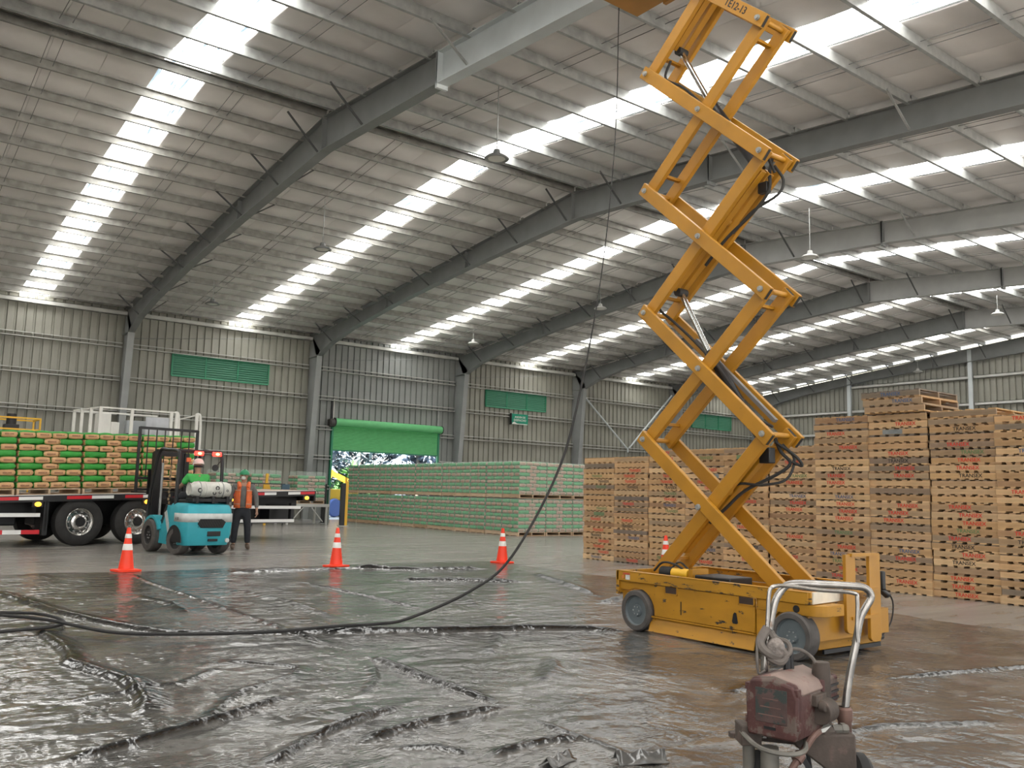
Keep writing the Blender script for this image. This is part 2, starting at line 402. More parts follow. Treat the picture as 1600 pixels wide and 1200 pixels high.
louvre(2, 27.36, 31.54, 6.10, 7.02, WY-.0)
louvre(3, 44.0, 47.95, 6.08, 7.05, WY-.0)
louvre(4, 24.45, 27.7, 6.2, 7.12, GX, wallx=True)

# ---- gable wall
gw = empty('wall_right', kind='structure')
mb = MB(); cladding(mb, -13.6, 19.3, 0, lambda y: zb(y)+.2, GX, ax='y'); mb.obj('cladding_sheet', M_['clad'], gw, smooth=0)
mb = MB(); cladding(mb, 19.3, WY, 0, lambda y: zb(y)+.2, GX, ax='y'); mb.obj('cladding_sheet', M_['clad'], gw, smooth=0)
for z in GIRTS + [8.63]:
    for a, b in ((30.9, 38.0), (23.35, 30.6), (15.85, 23.05), (8.1, 15.55), (-13, 7.9)):
        mb = MB(); mb.box(GX-.2, GX, a, b, z+.06, z+.09); mb.box(GX-.2, GX, a, b, z-.09, z-.06); mb.box(GX-.2, GX-.17, a, b, z-.09, z+.09)
        if not (z > 8 and a > 30): mb.obj('girt', M_['girt'], gw, smooth=0)
for y in (30.73, 23.2, 15.7, 8.0):
    mb = MB(); mb.box(GX-.32, GX-.02, y-.01, y+.01, 0, zb(y)); mb.box(GX-.34, GX-.30, y-.11, y+.11, 0, zb(y)); mb.obj('gable_post', M_['steel_light'], gw, smooth=0)

# ---- unseen left end wall, added to hold back side light; near part left open
lw = empty('wall_unseen_left', kind='structure')
mb = MB(); cladding(mb, 0.0, 19.3, 0, lambda y: zb(y)+.2, XF(-3), ax='y'); cladding(mb, 19.3, WY, 0, lambda y: zb(y)+.2, XF(-3), ax='y'); mb.obj('cladding_sheet', M_['clad'], lw, smooth=0)
# ---- roller door
dr = empty('door_1', (DX0, WY, 0), kind='structure')
DW = DX1-DX0
for x in (-.08, DW):
    MB().box(x, x+.09, -.12, .02, 0, 4.6).obj('door_guide', M_['green_dark'], dr, smooth=0)
ns = 15
for k in range(ns):
    z = 3.30 + k*.075
    MB().prism([(-.02, z), (-.095, z+.006), (-.088, z+.03), (-.045, z+.079), (-.02, z+.079)], 'x', 0.01, DW-.01).obj('shutter_slat', M_['green_door'], dr, smooth=0)
MB().box(0.01, DW-.01, -.08, -.02, 3.24, 3.30).obj('bottom_rail', M_['green_dark'], dr, smooth=0)
MB().cyl((0.02, -.20, 4.60), (DW+.12, -.20, 4.60), .19, 28).obj('shutter_roll', M_['green_door'], dr)
MB().cyl((-.02, -.2, 4.6), (.02, -.2, 4.6), .21, 24).obj('roll_bracket', M_['black'], dr)
MB().cyl((DW+.12, -.2, 4.6), (DW+.16, -.2, 4.6), .21, 24).obj('roll_bracket', M_['black'], dr)
mb = MB(); mb.cyl((-.28, -.25, 4.55), (-.05, -.25, 4.55), .2, 14); mb.box(-.32, -.1, -.4, -.1, 4.4, 4.72); mb.obj('drive_motor', mat('motor_housing', (.05, .045, .04), .6), dr, bevel=.02)
MB().box(-.13, -.05, -.1, -.0, 4.7, 5.7).obj('cable_duct', M_['black'], dr, smooth=0)
MB().box(-.05, -.01, -.12, -.02, 4.7, 5.7).obj('door_post', M_['white'], dr, smooth=0)
MB().box(DW-.04, DW+.02, -.1, -.0, 4.8, 5.7).obj('door_post', M_['galv'], dr, smooth=0)
# ================================================================== black plastic sheeting on the floor
def vnoise(x, y, seed):
    """smooth value noise, vectorised"""
    xi = np.floor(x).astype(int); yi = np.floor(y).astype(int); fx = x-xi; fy = y-yi
    def h(a, b):
        n = (a*374761393 + b*668265263 + seed*1442695041) & 0x7fffffff
        n = (n ^ (n >> 13))*1274126177 & 0x7fffffff
        return ((n ^ (n >> 16)) & 0xffff)/65535.0
    fx = fx*fx*(3-2*fx); fy = fy*fy*(3-2*fy)
    return (h(xi, yi)*(1-fx)+h(xi+1, yi)*fx)*(1-fy) + (h(xi, yi+1)*(1-fx)+h(xi+1, yi+1)*fx)*fy
def ridged(x, y, seed): return 1-np.abs(2*vnoise(x, y, seed)-1)
FOLDS = [   # (points), half width, height, sharp side (+1/-1)
    ([(3.78, 14.9), (3.67, 13.2), (3.67, 11.9), (3.66, 9.65), (3.65, 8.2), (3.66, 7.3)], .035, .02),
    ([(1.0, 14.2), (1.72, 12.65), (2.02, 10.58), (2.34, 9.36), (2.61, 8.72), (3.72, 8.13), (4.3, 7.85)], .07, .035),
    ([(3.8, 8.06), (4.93, 7.56), (5.78, 7.29), (6.73, 6.69)], .075, .055),
    ([(3.68, 6.73), (3.66, 6.2), (3.63, 5.72), (3.61, 4.78)], .055, .045),
    ([(.99, 4.95), (1.49, 5.16), (2.1, 5.45), (2.59, 5.74)], .055, .045),
    ([(1.86, 4.38), (2.23, 4.69), (2.88, 5.04)], .05, .04),
    ([(2.46, 4.52), (2.98, 4.67), (3.63, 4.73)], .05, .045),
    ([(2.29, 4.71), (3.05, 5.13)], .04, .03),
    ([(3.57, 4.38), (3.54, 3.93), (3.55, 3.54)], .025, .02),
    ([(2.55, 4.3), (2.74, 4.21), (2.82, 4.0)], .04, .025),
    ([(2.91, 3.91), (3.24, 3.95), (3.53, 3.91)], .05, .04),
    ([(7.18, 12.17), (7.75, 11.94), (8.89, 11.17)], .06, .05),
    ([(9.94, 12.28), (9.41, 10.95), (8.67, 9.3)], .06, .04),
    ([(5.7, 12.8), (5.71, 11.3), (5.72, 10.23), (5.66, 9.0)], .035, .02),
    ([(1.62, 9.91), (1.65, 8.51), (1.61, 7.9), (1.55, 7.59), (1.75, 6.77), (1.73, 6.19), (1.59, 5.63)], .06, .04),
    ([(5.0, 14.3), (7.2, 14.4), (8.6, 14.1)], .05, .03), ([(7.4, 14.6), (8.4, 13.7), (9.7, 13.4)], .07, .05),
    ([(8.1, 8.6), (8.9, 8.9), (9.6, 8.5)], .05, .045), ([(8.6, 8.2), (9.3, 8.1)], .05, .035),
    ([(2.6, 7.2), (3.0, 6.6), (2.75, 6.2)], .05, .025), ([(4.6, 6.3), (5.2, 6.9), (5.4, 7.2)], .06, .022),
    ([(4.3, 5.2), (4.8, 5.6), (5.0, 5.9)], .06, .02), ([(5.2, 4.2), (5.8, 4.35), (6.5, 4.2)], .06, .022),
    ([(4.7, 3.2), (5.4, 3.1), (6.2, 2.7)], .05, .02), ([(6.9, 3.9), (8.4, 3.5), (10.2, 2.9)], .05, .03),
    ([(3.2, 9.9), (3.3, 10.9), (3.1, 12.0)], .05, .02), ([(4.5, 9.0), (4.6, 10.4), (4.4, 12.3)], .05, .018),
    ([(6.4, 9.0), (6.9, 9.9), (7.4, 10.6)], .05, .02), ([(1.3, 6.3), (2.1, 6.5), (2.5, 6.9)], .045, .02),
    ([(1.8, 5.3), (2.3, 6.0), (2.9, 6.4)], .04, .018), ([(3.0, 5.5), (3.3, 5.9), (3.55, 6.4)], .04, .02),
]
def sheet_height(x, y):
    wx = x + .35*(vnoise(x*1.1, y*1.1, 5)-.5); wy = y + .35*(vnoise(x*1.1+9, y*1.1, 6)-.5)
    z = np.zeros_like(x)
    ang = .35
    u = wx*math.cos(ang)+wy*math.sin(ang); v = -wx*math.sin(ang)+wy*math.cos(ang)
    m = vnoise(x*.6+3, y*.6, 11); m = .35+1.1*m*m
    z += .0045*m*ridged(u*1.0, v*2.6, 1)**5
    u2 = wx*math.cos(-.6)+wy*math.sin(-.6); v2 = wx*math.sin(.6)+wy*math.cos(.6)
    z += .0050*m*ridged(u2*1.7, v2*5.0, 2)**7
    z += .0042*m*ridged(u*3.4+7, v*8, 3)**6 + .0036*m*ridged(u2*3.8+1, v2*9, 13)**7
    z += .0013*ridged(wx*9, wy*12, 4)**4
    z += .004*vnoise(x*.7, y*.7, 8)
    fold = np.zeros_like(x)
    for pts, w, h in FOLDS:
        if pts[0][1] < 7.5: w *= .72; h *= .85
        best = np.full_like(x, 9.0); side = np.zeros_like(x); tt = np.zeros_like(x)
        n = len(pts)-1
        for k, (p, q) in enumerate(zip(pts[:-1], pts[1:])):
            dx, dy = q[0]-p[0], q[1]-p[1]; L = math.hypot(dx, dy)
            t = np.clip(((x-p[0])*dx+(y-p[1])*dy)/L**2, 0, 1)
            ex, ey = x-p[0]-t*dx, y-p[1]-t*dy; d = np.hypot(ex, ey)
            s = np.sign(ex*dy-ey*dx); mk = d < best
            best = np.where(mk, d, best); side = np.where(mk, s, side); tt = np.where(mk, (k+t)/n, tt)
        a = best/(w*1.15)*np.where(side > 0, 1.15, .42) + .16*(vnoise(x*3, y*3, 21)-.5)
        end = np.clip(np.minimum(tt, 1-tt)*8, .25, 1)
        fold = np.maximum(fold, np.clip(1.25-a, 0, 1)*np.clip(end*1.6, 0, 1)*np.where(h > .021, 1, .75)); z = np.maximum(z, 0) + h*1.1*end*np.clip(1-a, 0, 1)**.8*(a < 1.0)
    return z + .004, np.clip(fold*2.0-.35, 0, 1)
SH_X0, SH_X1, SH_Y0, SH_Y1 = -4.0, 10.85, 0.6, 15.1
def axis(a, b, d0, d1, fine0, fine1):
    out = [a]
    while out[-1] < b:
        t = out[-1]; out.append(t + (d0 if fine0 <= t <= fine1 else d1))
    out[-1] = b
    return np.array(out)
ax_ = axis(SH_X0, SH_X1, .021, .04, .4, 7.2); ay_ = axis(SH_Y0, SH_Y1, .019, .034, 3.0, 9.0)
gx, gy = np.meshgrid(ax_, ay_)
# ragged outer edge
ex = gx + np.where(gx > 10.8, .12*(vnoise(gy*1.3, gy*0, 31)-.5)*2, 0); ey = gy + np.where(gy > 15.05, .16*(vnoise(gx*1.1, gx*0, 32)-.5)*2 + .15*np.clip((6-gx)/6, 0, 1), 0)
hz, hfold = sheet_height(ex, ey)
def under(x0, x1, y0, y1, m=.12):      # pressed flat under wheels and cones
    d = np.maximum(np.maximum(x0-ex, ex-x1), np.maximum(y0-ey, ey-y1)); return np.clip(d/m, 0.0, 1)
for q in ((6.75, 7.15, 6.45, 6.95), (7.95, 8.35, 6.45, 6.95), (6.75, 7.15, 4.5, 5.05), (7.95, 8.35, 4.5, 5.05), (6.75, 8.35, 4.4, 7.05), (3.2, 4.2, 2.0, 3.0),
          (3.6, 4.05, 14.95, 15.5), (7.1, 7.6, 14.6, 15.1), (10.7, 11.1, 14.3, 14.75)):
    hz = .004 + (hz-.004)*under(*q)
nx_, ny_ = len(ax_), len(ay_)
vs = np.stack([ex, ey, hz], -1).reshape(-1, 3)
idx = np.arange(nx_*ny_).reshape(ny_, nx_)
fs = np.stack([idx[:-1, :-1], idx[:-1, 1:], idx[1:, 1:], idx[1:, :-1]], -1).reshape(-1, 4)
pl = mat('black_plastic_film', (0.078, 0.075, 0.070), 0.15, 0, 0.25, 1.6, 0.10, 30.0, 0.65, dark=(0.135, 0.129, 0.120), dthr=0.50, dscale=1.1)
_n = pl.node_tree.nodes; _l = pl.node_tree.links; _b = _n['Principled BSDF']; _old = _b.inputs['Normal'].links[0].from_socket
_tc = _n.new('ShaderNodeTexCoord'); _nz = _n.new('ShaderNodeTexNoise'); _nz.inputs['Scale'].default_value = 2.2; _nz.inputs['Detail'].default_value = 3
_mx = _n.new('ShaderNodeMixRGB'); _mx.blend_type = 'ADD'; _mx.inputs[0].default_value = .30; _l.new(_tc.outputs['Object'], _mx.inputs[1]); _l.new(_tc.outputs['Object'], _nz.inputs['Vector']); _l.new(_nz.outputs['Color'], _mx.inputs[2])
for _sc, _st, _di, _vec in ((2.2, .36, .05, (1, 2.2, 1)), (5.0, .42, .022, (2.2, 1, 1)), (15.0, .45, .007, (1, 2.6, 1))):      # crumpled creases
    _mp = _n.new('ShaderNodeMapping'); _mp.inputs['Scale'].default_value = _vec; _mp.inputs['Rotation'].default_value = (0, 0, .5 if _sc < 5 else -.4); _l.new(_mx.outputs[0], _mp.inputs[0])
    _v = _n.new('ShaderNodeTexVoronoi'); _v.inputs['Scale'].default_value = _sc; _l.new(_mp.outputs[0], _v.inputs['Vector'])
    _bp = _n.new('ShaderNodeBump'); _bp.inputs['Strength'].default_value = _st; _bp.inputs['Distance'].default_value = _di; _bp.invert = True
    _nm = _n.new('ShaderNodeTexNoise'); _nm.inputs['Scale'].default_value = .9 if _sc < 5 else 1.7; _nm.inputs['Detail'].default_value = 2; _l.new(_tc.outputs['Object'], _nm.inputs['Vector'])
    _mr = _n.new('ShaderNodeMapRange'); _mr.inputs[1].default_value = .38; _mr.inputs[2].default_value = .62; _mr.inputs[3].default_value = .05; _mr.inputs[4].default_value = _st*1.25; _l.new(_nm.outputs[0], _mr.inputs[0]); _l.new(_mr.outputs[0], _bp.inputs['Strength'])
    _l.new(_v.outputs['Distance'], _bp.inputs['Height']); _l.new(_old, _bp.inputs['Normal']); _old = _bp.outputs[0]
_l.new(_old, _b.inputs['Normal'])
_at = _n.new('ShaderNodeAttribute'); _at.attribute_name = 'fold_shade'      # paints the folds' shade and dark reflections near black
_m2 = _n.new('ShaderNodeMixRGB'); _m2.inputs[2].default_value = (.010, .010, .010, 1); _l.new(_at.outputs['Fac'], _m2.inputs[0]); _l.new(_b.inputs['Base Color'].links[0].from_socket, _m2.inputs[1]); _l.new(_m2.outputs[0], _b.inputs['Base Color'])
me = bpy.data.meshes.new('plastic_sheet')
me.vertices.add(len(vs)); me.vertices.foreach_set('co', vs.ravel())
me.loops.add(fs.size); me.loops.foreach_set('vertex_index', fs.ravel())
me.polygons.add(len(fs)); me.polygons.foreach_set('loop_start', np.arange(0, fs.size, 4)); me.polygons.foreach_set('loop_total', np.full(len(fs), 4))
me.materials.append(pl); me.update(calc_edges=True); me.shade_smooth()
at_ = me.attributes.new('fold_shade', 'FLOAT', 'POINT'); at_.data.foreach_set('value', hfold.ravel())
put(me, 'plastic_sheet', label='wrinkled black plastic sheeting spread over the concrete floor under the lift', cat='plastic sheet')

# ================================================================== traffic cones
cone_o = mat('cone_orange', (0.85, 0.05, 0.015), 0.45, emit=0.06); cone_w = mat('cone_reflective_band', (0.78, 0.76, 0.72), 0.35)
def cone_parts():
    r = lambda z: .118 - (z-.03)/(0.70-.03)*(.118-.028)
    b = MB(); b.prism([(-.19, -.15), (-.15, -.19), (.15, -.19), (.19, -.15), (.19, .15), (.15, .19), (-.15, .19), (-.19, .15)], 'z', .003, .032)
    body = MB().lathe([(.15, .03), (.118, .045), (r(.68), .68), (.024, .70), (0, .70)], n=28)
    def band(a, c): return MB().lathe([(r(a)+.001, a), (r(a)+.004, a+.004), (r(c)+.004, c-.004), (r(c)+.001, c)], n=28)
    return b.mesh('base', cone_o), body.mesh('cone_body', cone_o), band(.34, .44).mesh('reflective_band', cone_w), band(.53, .60).mesh('reflective_band', cone_w)
cps = cone_parts()
for x, y, z, rz, lb in ((3.82, 15.2, .006, .2, 'orange traffic cone in front of the teal forklift'), (7.36, 14.84, .006, .5, 'orange traffic cone below the green roller door'),
                     (10.9, 14.5, .006, .1, 'orange traffic cone where the hose meets the corner of the bagged loads'), (12.55, 11.55, 0, .3, 'orange traffic cone half hidden behind the scissor lift arms')):
    c = empty('traffic_cone', (x, y, z), rz, label=lb, cat='traffic cone', group='traffic cones round the sheeting')
    for m in cps: put(m, m.name.split('.')[0], c)

# ================================================================== hoses on the floor
def spline(pts, n=6):
    pts = [Vector(p) for p in pts]; P = [pts[0]*2-pts[1]] + pts + [pts[-1]*2-pts[-2]]; out = []
    for i in range(1, len(P)-2):
        a, b, c, d = P[i-1:i+3]
        for k in range(n):
            t = k/n; out.append(.5*((2*b)+(-a+c)*t+(2*a-5*b+4*c-d)*t*t+(-a+3*b-3*c+d)*t**3))
    return out+[pts[-1]]
H0 = .05
hose_pts = [(.75, 9.15, H0), (1.29, 9.24, H0), (1.74, 9.35, H0), (1.89, 9.69, H0), (1.77, 10.3, H0), (1.46, 10.56, H0), (1.05, 10.75, H0), (.8, 10.6, H0+.02), (1.0, 10.35, H0+.03), (1.4, 10.12, H0+.03), (1.74, 9.59, H0+.03), (2.1, 8.81, H0),
            (2.53, 8.42, H0), (3.3, 8.07, H0+.01), (4.0, 7.97, H0+.03), (4.45, 7.98, .07), (4.83, 8.0, .10), (5.59, 8.0, .34), (6.15, 8, .70), (6.8, 8, 1.66), (7.13, 8, 2.61), (7.48, 8, 4.21), (7.74, 8.05, 6.07), (7.90, 8.17, 7.9), (7.92, 8.19, 8.2)]
_hp = spline(hose_pts, 8)
MB().tube(_hp, [.016 if p.z < 2.4 else max(.007, .016-.006*(p.z-2.4)) for p in _hp], 8).obj('hose', M_['rubber'], label='long black hose hanging from the lift platform and trailing across the plastic sheeting', cat='hose')
# ================================================================== empty wooden pallets
wood = mat('pallet_wood', (.4, .28, .16), .75, 0, .16, 3.5, .15, 30, .25, stretch=(6, .8, 6),
           rand=[(.60, .385, .19), (.40, .25, .13), (.68, .46, .25), (.22, .175, .13), (.52, .325, .16), (.70, .49, .28), (.33, .20, .115), (.60, .38, .195), (.19, .155, .13), (.64, .43, .225)])
INK = {'red': mat('red_stencil_ink', (.66, .04, .025), .8), 'black': mat('black_stencil_ink', (.03, .028, .026), .8),
       'blue': mat('blue_stencil_ink', (.06, .12, .24), .8), 'green': mat('green_stencil_ink', (.12, .22, .09), .8)}
PAINT = {'green': mat('green_pallet_paint', (.16, .22, .11), .8, 0, .2, 8), 'grey': mat('grey_pallet_paint', (.22, .24, .24), .8, 0, .2, 8)}
PH = 0.1195
def decks(ny, seed):
    rnd = random.Random(seed); res = []
    for z0 in (0.0, PH-.019):
        mb = MB(); w = 1.0/ny; pos = -.5
        for k in range(ny):
            bw = w*rnd.uniform(.44, .62) if 0 < k < ny-1 else w*.66
            c = -.5 + w*(k+.5) + (rnd.uniform(-.012, .012) if 0 < k < ny-1 else (w*.16 if k == ny-1 else -w*.16))
            mb.box(-.598-rnd.uniform(0, .006), .6, c-bw/2, c+bw/2, z0, z0+.019)
        res.append(mb.mesh('deck_boards', wood, 0))
    return res
DECKS = [decks(7, 1), decks(6, 2), decks(8, 3), decks(6, 4), decks(7, 5)]
def stringer_mesh(): return MB().box(-.019, .019, -.5, .5, .0195, PH-.0195).mesh('stringer', wood, 0)
STR = stringer_mesh()
TXT = {c: text_mesh('TRANSEX', .080, INK[c]) for c in INK}
PATCH = {c: MB().box(-.0012, 0, -.17, .17, .022, PH-.022).mesh('paint_patch', PAINT[c], 0) for c in PAINT}
txt_rot = Matrix(((0, 0, -1), (-1, 0, 0), (0, 1, 0))).to_euler()
ORD = lambda n: '%d%s' % (n, 'th' if 10 <= n % 100 <= 20 else {1: 'st', 2: 'nd', 3: 'rd'}.get(n % 10, 'th'))
WORD = ['first', 'second', 'third', 'fourth', 'fifth', 'sixth', 'seventh', 'eighth', 'ninth', 'tenth', 'eleventh']
STK = [19, 19, 20, 20, 20, 20, 24, 24, 24, 23, 24]
rs = random.Random(11)
def pallet(x, y, z, rz, label, ink=None, patch=None, dk=0, full=False):
    p = empty('wooden_pallet', (x, y, z), rz, label=label, cat='pallet', group='empty wooden pallets in tall stacks')
    for me in DECKS[dk]: put(me, 'deck_boards', p, kind='stuff')
    for sx_ in (-.58, 0, .58):
        s = put(STR, 'stringer', p, (sx_, 0, 0))
        if sx_ < -.5:
            if patch:
                q = put(PATCH[patch], 'paint_patch', s, (-.0195, rs.uniform(-.2, .25), 0))
            if ink:
                q = put(TXT[ink], 'stencil_lettering', s, (-.0215, rs.uniform(-.18, .12), PH/2)); q.rotation_euler = txt_rot
    return p
for k, n in enumerate(STK):
    y = 14.5 - 1.005*k if k < 5 else 14.5-1.005*k
    xo = 14.17 + rs.uniform(-.03, .03) + (0.04 if k == 5 else 0); lean = rs.uniform(-.012, .012)
    for j in range(n):
        ink = rs.choices([None, 'red', 'black', 'blue', 'green'], [.46, .38, .07, .04, .05])[0]
        patch = rs.choices([None, 'green', 'grey'], [.93, .03, .04])[0] if ink is None else None
        deco = ('with %s stencil, ' % ink) if ink else ('with %s paint patch, ' % patch if patch else '')
        if not deco: deco = 'without lettering, '
        pos = 'on the floor' if j == 0 else ('topmost' if j == n-1 else '%s up' % ORD(j+1))
        pallet(xo + rs.uniform(-.018, .018)+lean*j*.06, y + rs.uniform(-.012, .012) + lean*j*.1, .002+j*PH, rs.uniform(-.008, .008),
               'wooden pallet %s%s, %s stack along from bagged loads' % (deco, pos, WORD[k]), ink, patch, rs.randrange(len(DECKS)))
for j in range(3):
    pallet(14.02, 14.5-1.005*7+.02*(j-1), .002+(24+j)*PH, .05*(1-j)*.4, 'pallet %s of three extra ones crowning the eighth stack%s' % (('lowest', 'middle', 'top')[j], ', blue stencil' if j else ''),
           'blue' if j else None, None, j)

# ================================================================== cement bags
bag_tan = mat('bag_kraft_end', (.60, .35, .17), .6, 0, .10, 9, .15, 30); bag_green = mat('bag_green_side', (.03, .29, .035), .5, 0, .14, 7, .2, 26)
bag_ink = mat('bag_print', (.24, .11, .06), .7)
wr_tan = mat('wrapped_bag_kraft', (.42, .325, .24), .5, 0, .12, 9, .15, 30); wr_green = mat('wrapped_bag_green', (.09, .35, .15), .45, 0, .18, 7, .2, 26)
wr_ink = mat('wrapped_bag_print', (.38, .23, .15), .7)
def bag_mesh(L, Wd, Hh, mats, seed, pr=True, top=False):
    """pillow sack: length along y (ends tan, at -y/+y), width x; long sides and top green"""
    rnd = random.Random(seed); nx, ny, nz = 6, 8, 4; v = {}; vs = []; fs = []; mi = []
    ph = [rnd.uniform(0, 6) for _ in range(6)]
    def pt(u, w, t):           # u,w,t in -1..1
        ez = (1-abs(u)**4*.15)*(1-abs(w)**4*.12)
        exy = 1-abs(t)**3*.07
        x = u*Wd/2*exy*(1-abs(w)**6*.05); y = w*L/2*exy*(1-abs(u)**6*.04); z = t*Hh/2*ez*(1+.05*math.sin(3*u+ph[0])+.05*math.sin(3*w+ph[1])) - .035*Hh*math.cos(2.2*u+ph[2])*math.cos(1.7*w)
        x += .006*math.sin(5*w+4*t+ph[3]); y += .006*math.sin(5*u+4*t+ph[4])
        return (x, y, z)
    def face(fn, na, nb, m):
        o = len(vs)
        for j in range(nb+1):
            for i in range(na+1): vs.append(pt(*fn(-1+2*i/na, -1+2*j/nb)))
        for j in range(nb):
            for i in range(na):
                fs.append((o+j*(na+1)+i, o+j*(na+1)+i+1, o+(j+1)*(na+1)+i+1, o+(j+1)*(na+1)+i)); mi.append(1 if (top and m == 0 and j == nb-1) else m)
    face(lambda a, b: (a, b, 1), nx, ny, 1); face(lambda a, b: (-a, b, -1), nx, ny, 1)
    face(lambda a, b: (a, -1, b), nx, nz, 0); face(lambda a, b: (a, 1, b), nx, nz, 0)
    face(lambda a, b: (1, a, b), ny, nz, 1); face(lambda a, b: (-1, -a, b), ny, nz, 1)
    mb = MB(); mb.v = vs; mb.f = fs; mb.m = mi
    if pr:                     # printed word block on the end faces
        mb.mi = 2
        for sgn in (-1, 1):
            y0 = sgn*(L/2-.0+.004)
            for k in range(7):
                a = -.27*Wd+k*.54*Wd/7
                mb.box(a, a+.055*Wd, min(y0, y0-sgn*.012), max(y0, y0-sgn*.012), -.02, .008)
    import bmesh
    me = mb.mesh('bag', mats, 0)
    bm = bmesh.new(); bm.from_mesh(me); bmesh.ops.remove_doubles(bm, verts=bm.verts, dist=1e-5); bmesh.ops.recalc_face_normals(bm, faces=bm.faces); bm.to_mesh(me); bm.free()
    me.shade_smooth(); me.set_sharp_from_angle(angle=1.25)
    return me
BH = .1225
BAGT = [bag_mesh(.507, .337, .144, (bag_tan, bag_green, bag_ink), s) for s in (1, 2, 3)]
BAGTOP = [bag_mesh(.507, .338, .172, (bag_tan, bag_green, bag_ink), s, True, True) for s in (1, 2, 3)]
WBAG = [bag_mesh(.468, .302, BH*1.06, (wr_tan, wr_green, wr_ink), s) for s in (4, 5, 6)]
def layer(A, Wd, Dp):
    """bag centres of one layer of a load Wd wide (x) and Dp deep (y): (x, y, rz, front row?, side row?)"""
    if A: return [(-Wd/2+Wd*(k+.5)/4, -Dp/4 if r == 0 else Dp/4, 0, r == 0, k == 0) for r in (0, 1) for k in range(4)]
    out = []
    for sgn in (-1, 1):
        for k in range(3): out.append((sgn*(Wd/2-Wd*.19), -Dp/2+Dp*(k+.5)/3, PI/2, k == 0, sgn < 0))
    out += [(0, -Dp/4, 0, True, False), (0, Dp/4, 0, False, False)]
    return out

# pallets under the bagged loads (open end faces the camera side)
lp_wood = mat('load_pallet_wood', (.46, .31, .18), .7, 0, .15, 5, rand=[(.50, .33, .19), (.58, .44, .30), (.40, .27, .16)])
def load_pallet_meshes(Wd, Dp, h=.13):
    a = MB(); b = MB(); n = 7
    for k in range(n):
        y0 = -Dp/2+Dp*k/n
        a.box(-Wd/2, Wd/2, y0+.01, y0+Dp/n-.01, h-.02, h)
    for k in (0, 3, 6): b.box(-Wd/2, Wd/2, -Dp/2+Dp*k/n+.01, -Dp/2+Dp*(k+1)/n-.01, 0, .02)
    s = MB().box(-.022, .022, -Dp/2, Dp/2, .02, h-.02)
    return a.mesh('deck_boards', lp_wood, 0), b.mesh('bottom_boards', lp_wood, 0), s.mesh('stringer', lp_wood, 0)
LPW = load_pallet_meshes(1.2, .94); LPT = load_pallet_meshes(1.34, 1.02)
film = bpy.data.materials.new('stretch_film'); film.use_nodes = True
fn = film.node_tree.nodes; fl = film.node_tree.links; pb = fn['Principled BSDF']
pb.inputs['Base Color'].default_value = (.86, .90, .86, 1); pb.inputs['Roughness'].default_value = .3; pb.inputs['Alpha'].default_value = .13
nzf = fn.new('ShaderNodeTexNoise'); nzf.inputs['Scale'].default_value = 5; nzf.inputs['Detail'].default_value = 5
bpf = fn.new('ShaderNodeBump'); bpf.inputs['Strength'].default_value = .5; bpf.inputs['Distance'].default_value = .03; fl.new(nzf.outputs[0], bpf.inputs['Height']); fl.new(bpf.outputs[0], pb.inputs['Normal'])
def film_mesh(Wd, Dp, z0, z1, seed):
    rnd = random.Random(seed); mb = MB(); rows = []
    N = 12
    prof = [z0+(z1-z0)*k/8 for k in range(9)]
    def ring(z, s):
        pts = []
        for a, b in (((-1, -1), (1, -1)), ((1, -1), (1, 1)), ((1, 1), (-1, 1)), ((-1, 1), (-1, -1))):
            for k in range(N):
                t = k/N; pts.append(((a[0]+(b[0]-a[0])*t)*Wd/2*s+rnd.uniform(-.005, .005), (a[1]+(b[1]-a[1])*t)*Dp/2*s+rnd.uniform(-.005, .005), z+rnd.uniform(-.008, .008)))
        return pts
    n = 4*N; vs = []
    for z in prof: vs += ring(z, 1.0)
    vs += ring(z1+.035, .93); vs += ring(z1+.045, .5)
    m = len(prof)+2
    mb.add(vs, [(i*n+k, i*n+(k+1) % n, (i+1)*n+(k+1) % n, (i+1)*n+k) for i in range(m-1) for k in range(n)] + [tuple((m-1)*n+k for k in range(n))])
    return mb.mesh('stretch_film', film, 1.0)
FILM = [film_mesh(1.215, .965, .135, .13+9*BH-.005, s) for s in (1, 2, 3)]
rb = random.Random(5)
def wrapped_load(x, y, z, label, front=True, side=True, rz=0.0, bags='face', wrap=True, layers=9):
    L = empty('wrapped_bag_load', (x, y, z), rz, label=label, cat='bagged load', group='shrink-wrapped pallet loads of cement bags')
    pal = empty('pallet', (0, 0, 0), 0, L)
    put(LPW[0], 'deck_boards', pal, kind='stuff'); put(LPW[1], 'bottom_boards', pal, kind='stuff')
    for sx_ in (-.57, 0, .57): put(LPW[2], 'stringer', pal, (sx_, 0, 0))
    for j in range(layers):
        for bx, by, rz_, f_, s_ in layer(j % 2 == 0, 1.2, .94):
            if (front and f_) or (side and s_) or (j == layers-1):
                put(rb.choice(WBAG), 'cement_bag', L, (bx+rb.uniform(-.006, .006), by+rb.uniform(-.006, .006), .13+BH*(j+.5)), rz_ + rb.choice((0, PI)))
    if wrap: put(rb.choice(FILM), 'stretch_film', L)
    return L
CX, CY, PITY = 18.34, 23.55, 0.975
TIER = .13+9*BH+.045
TN = ('lower', 'upper')
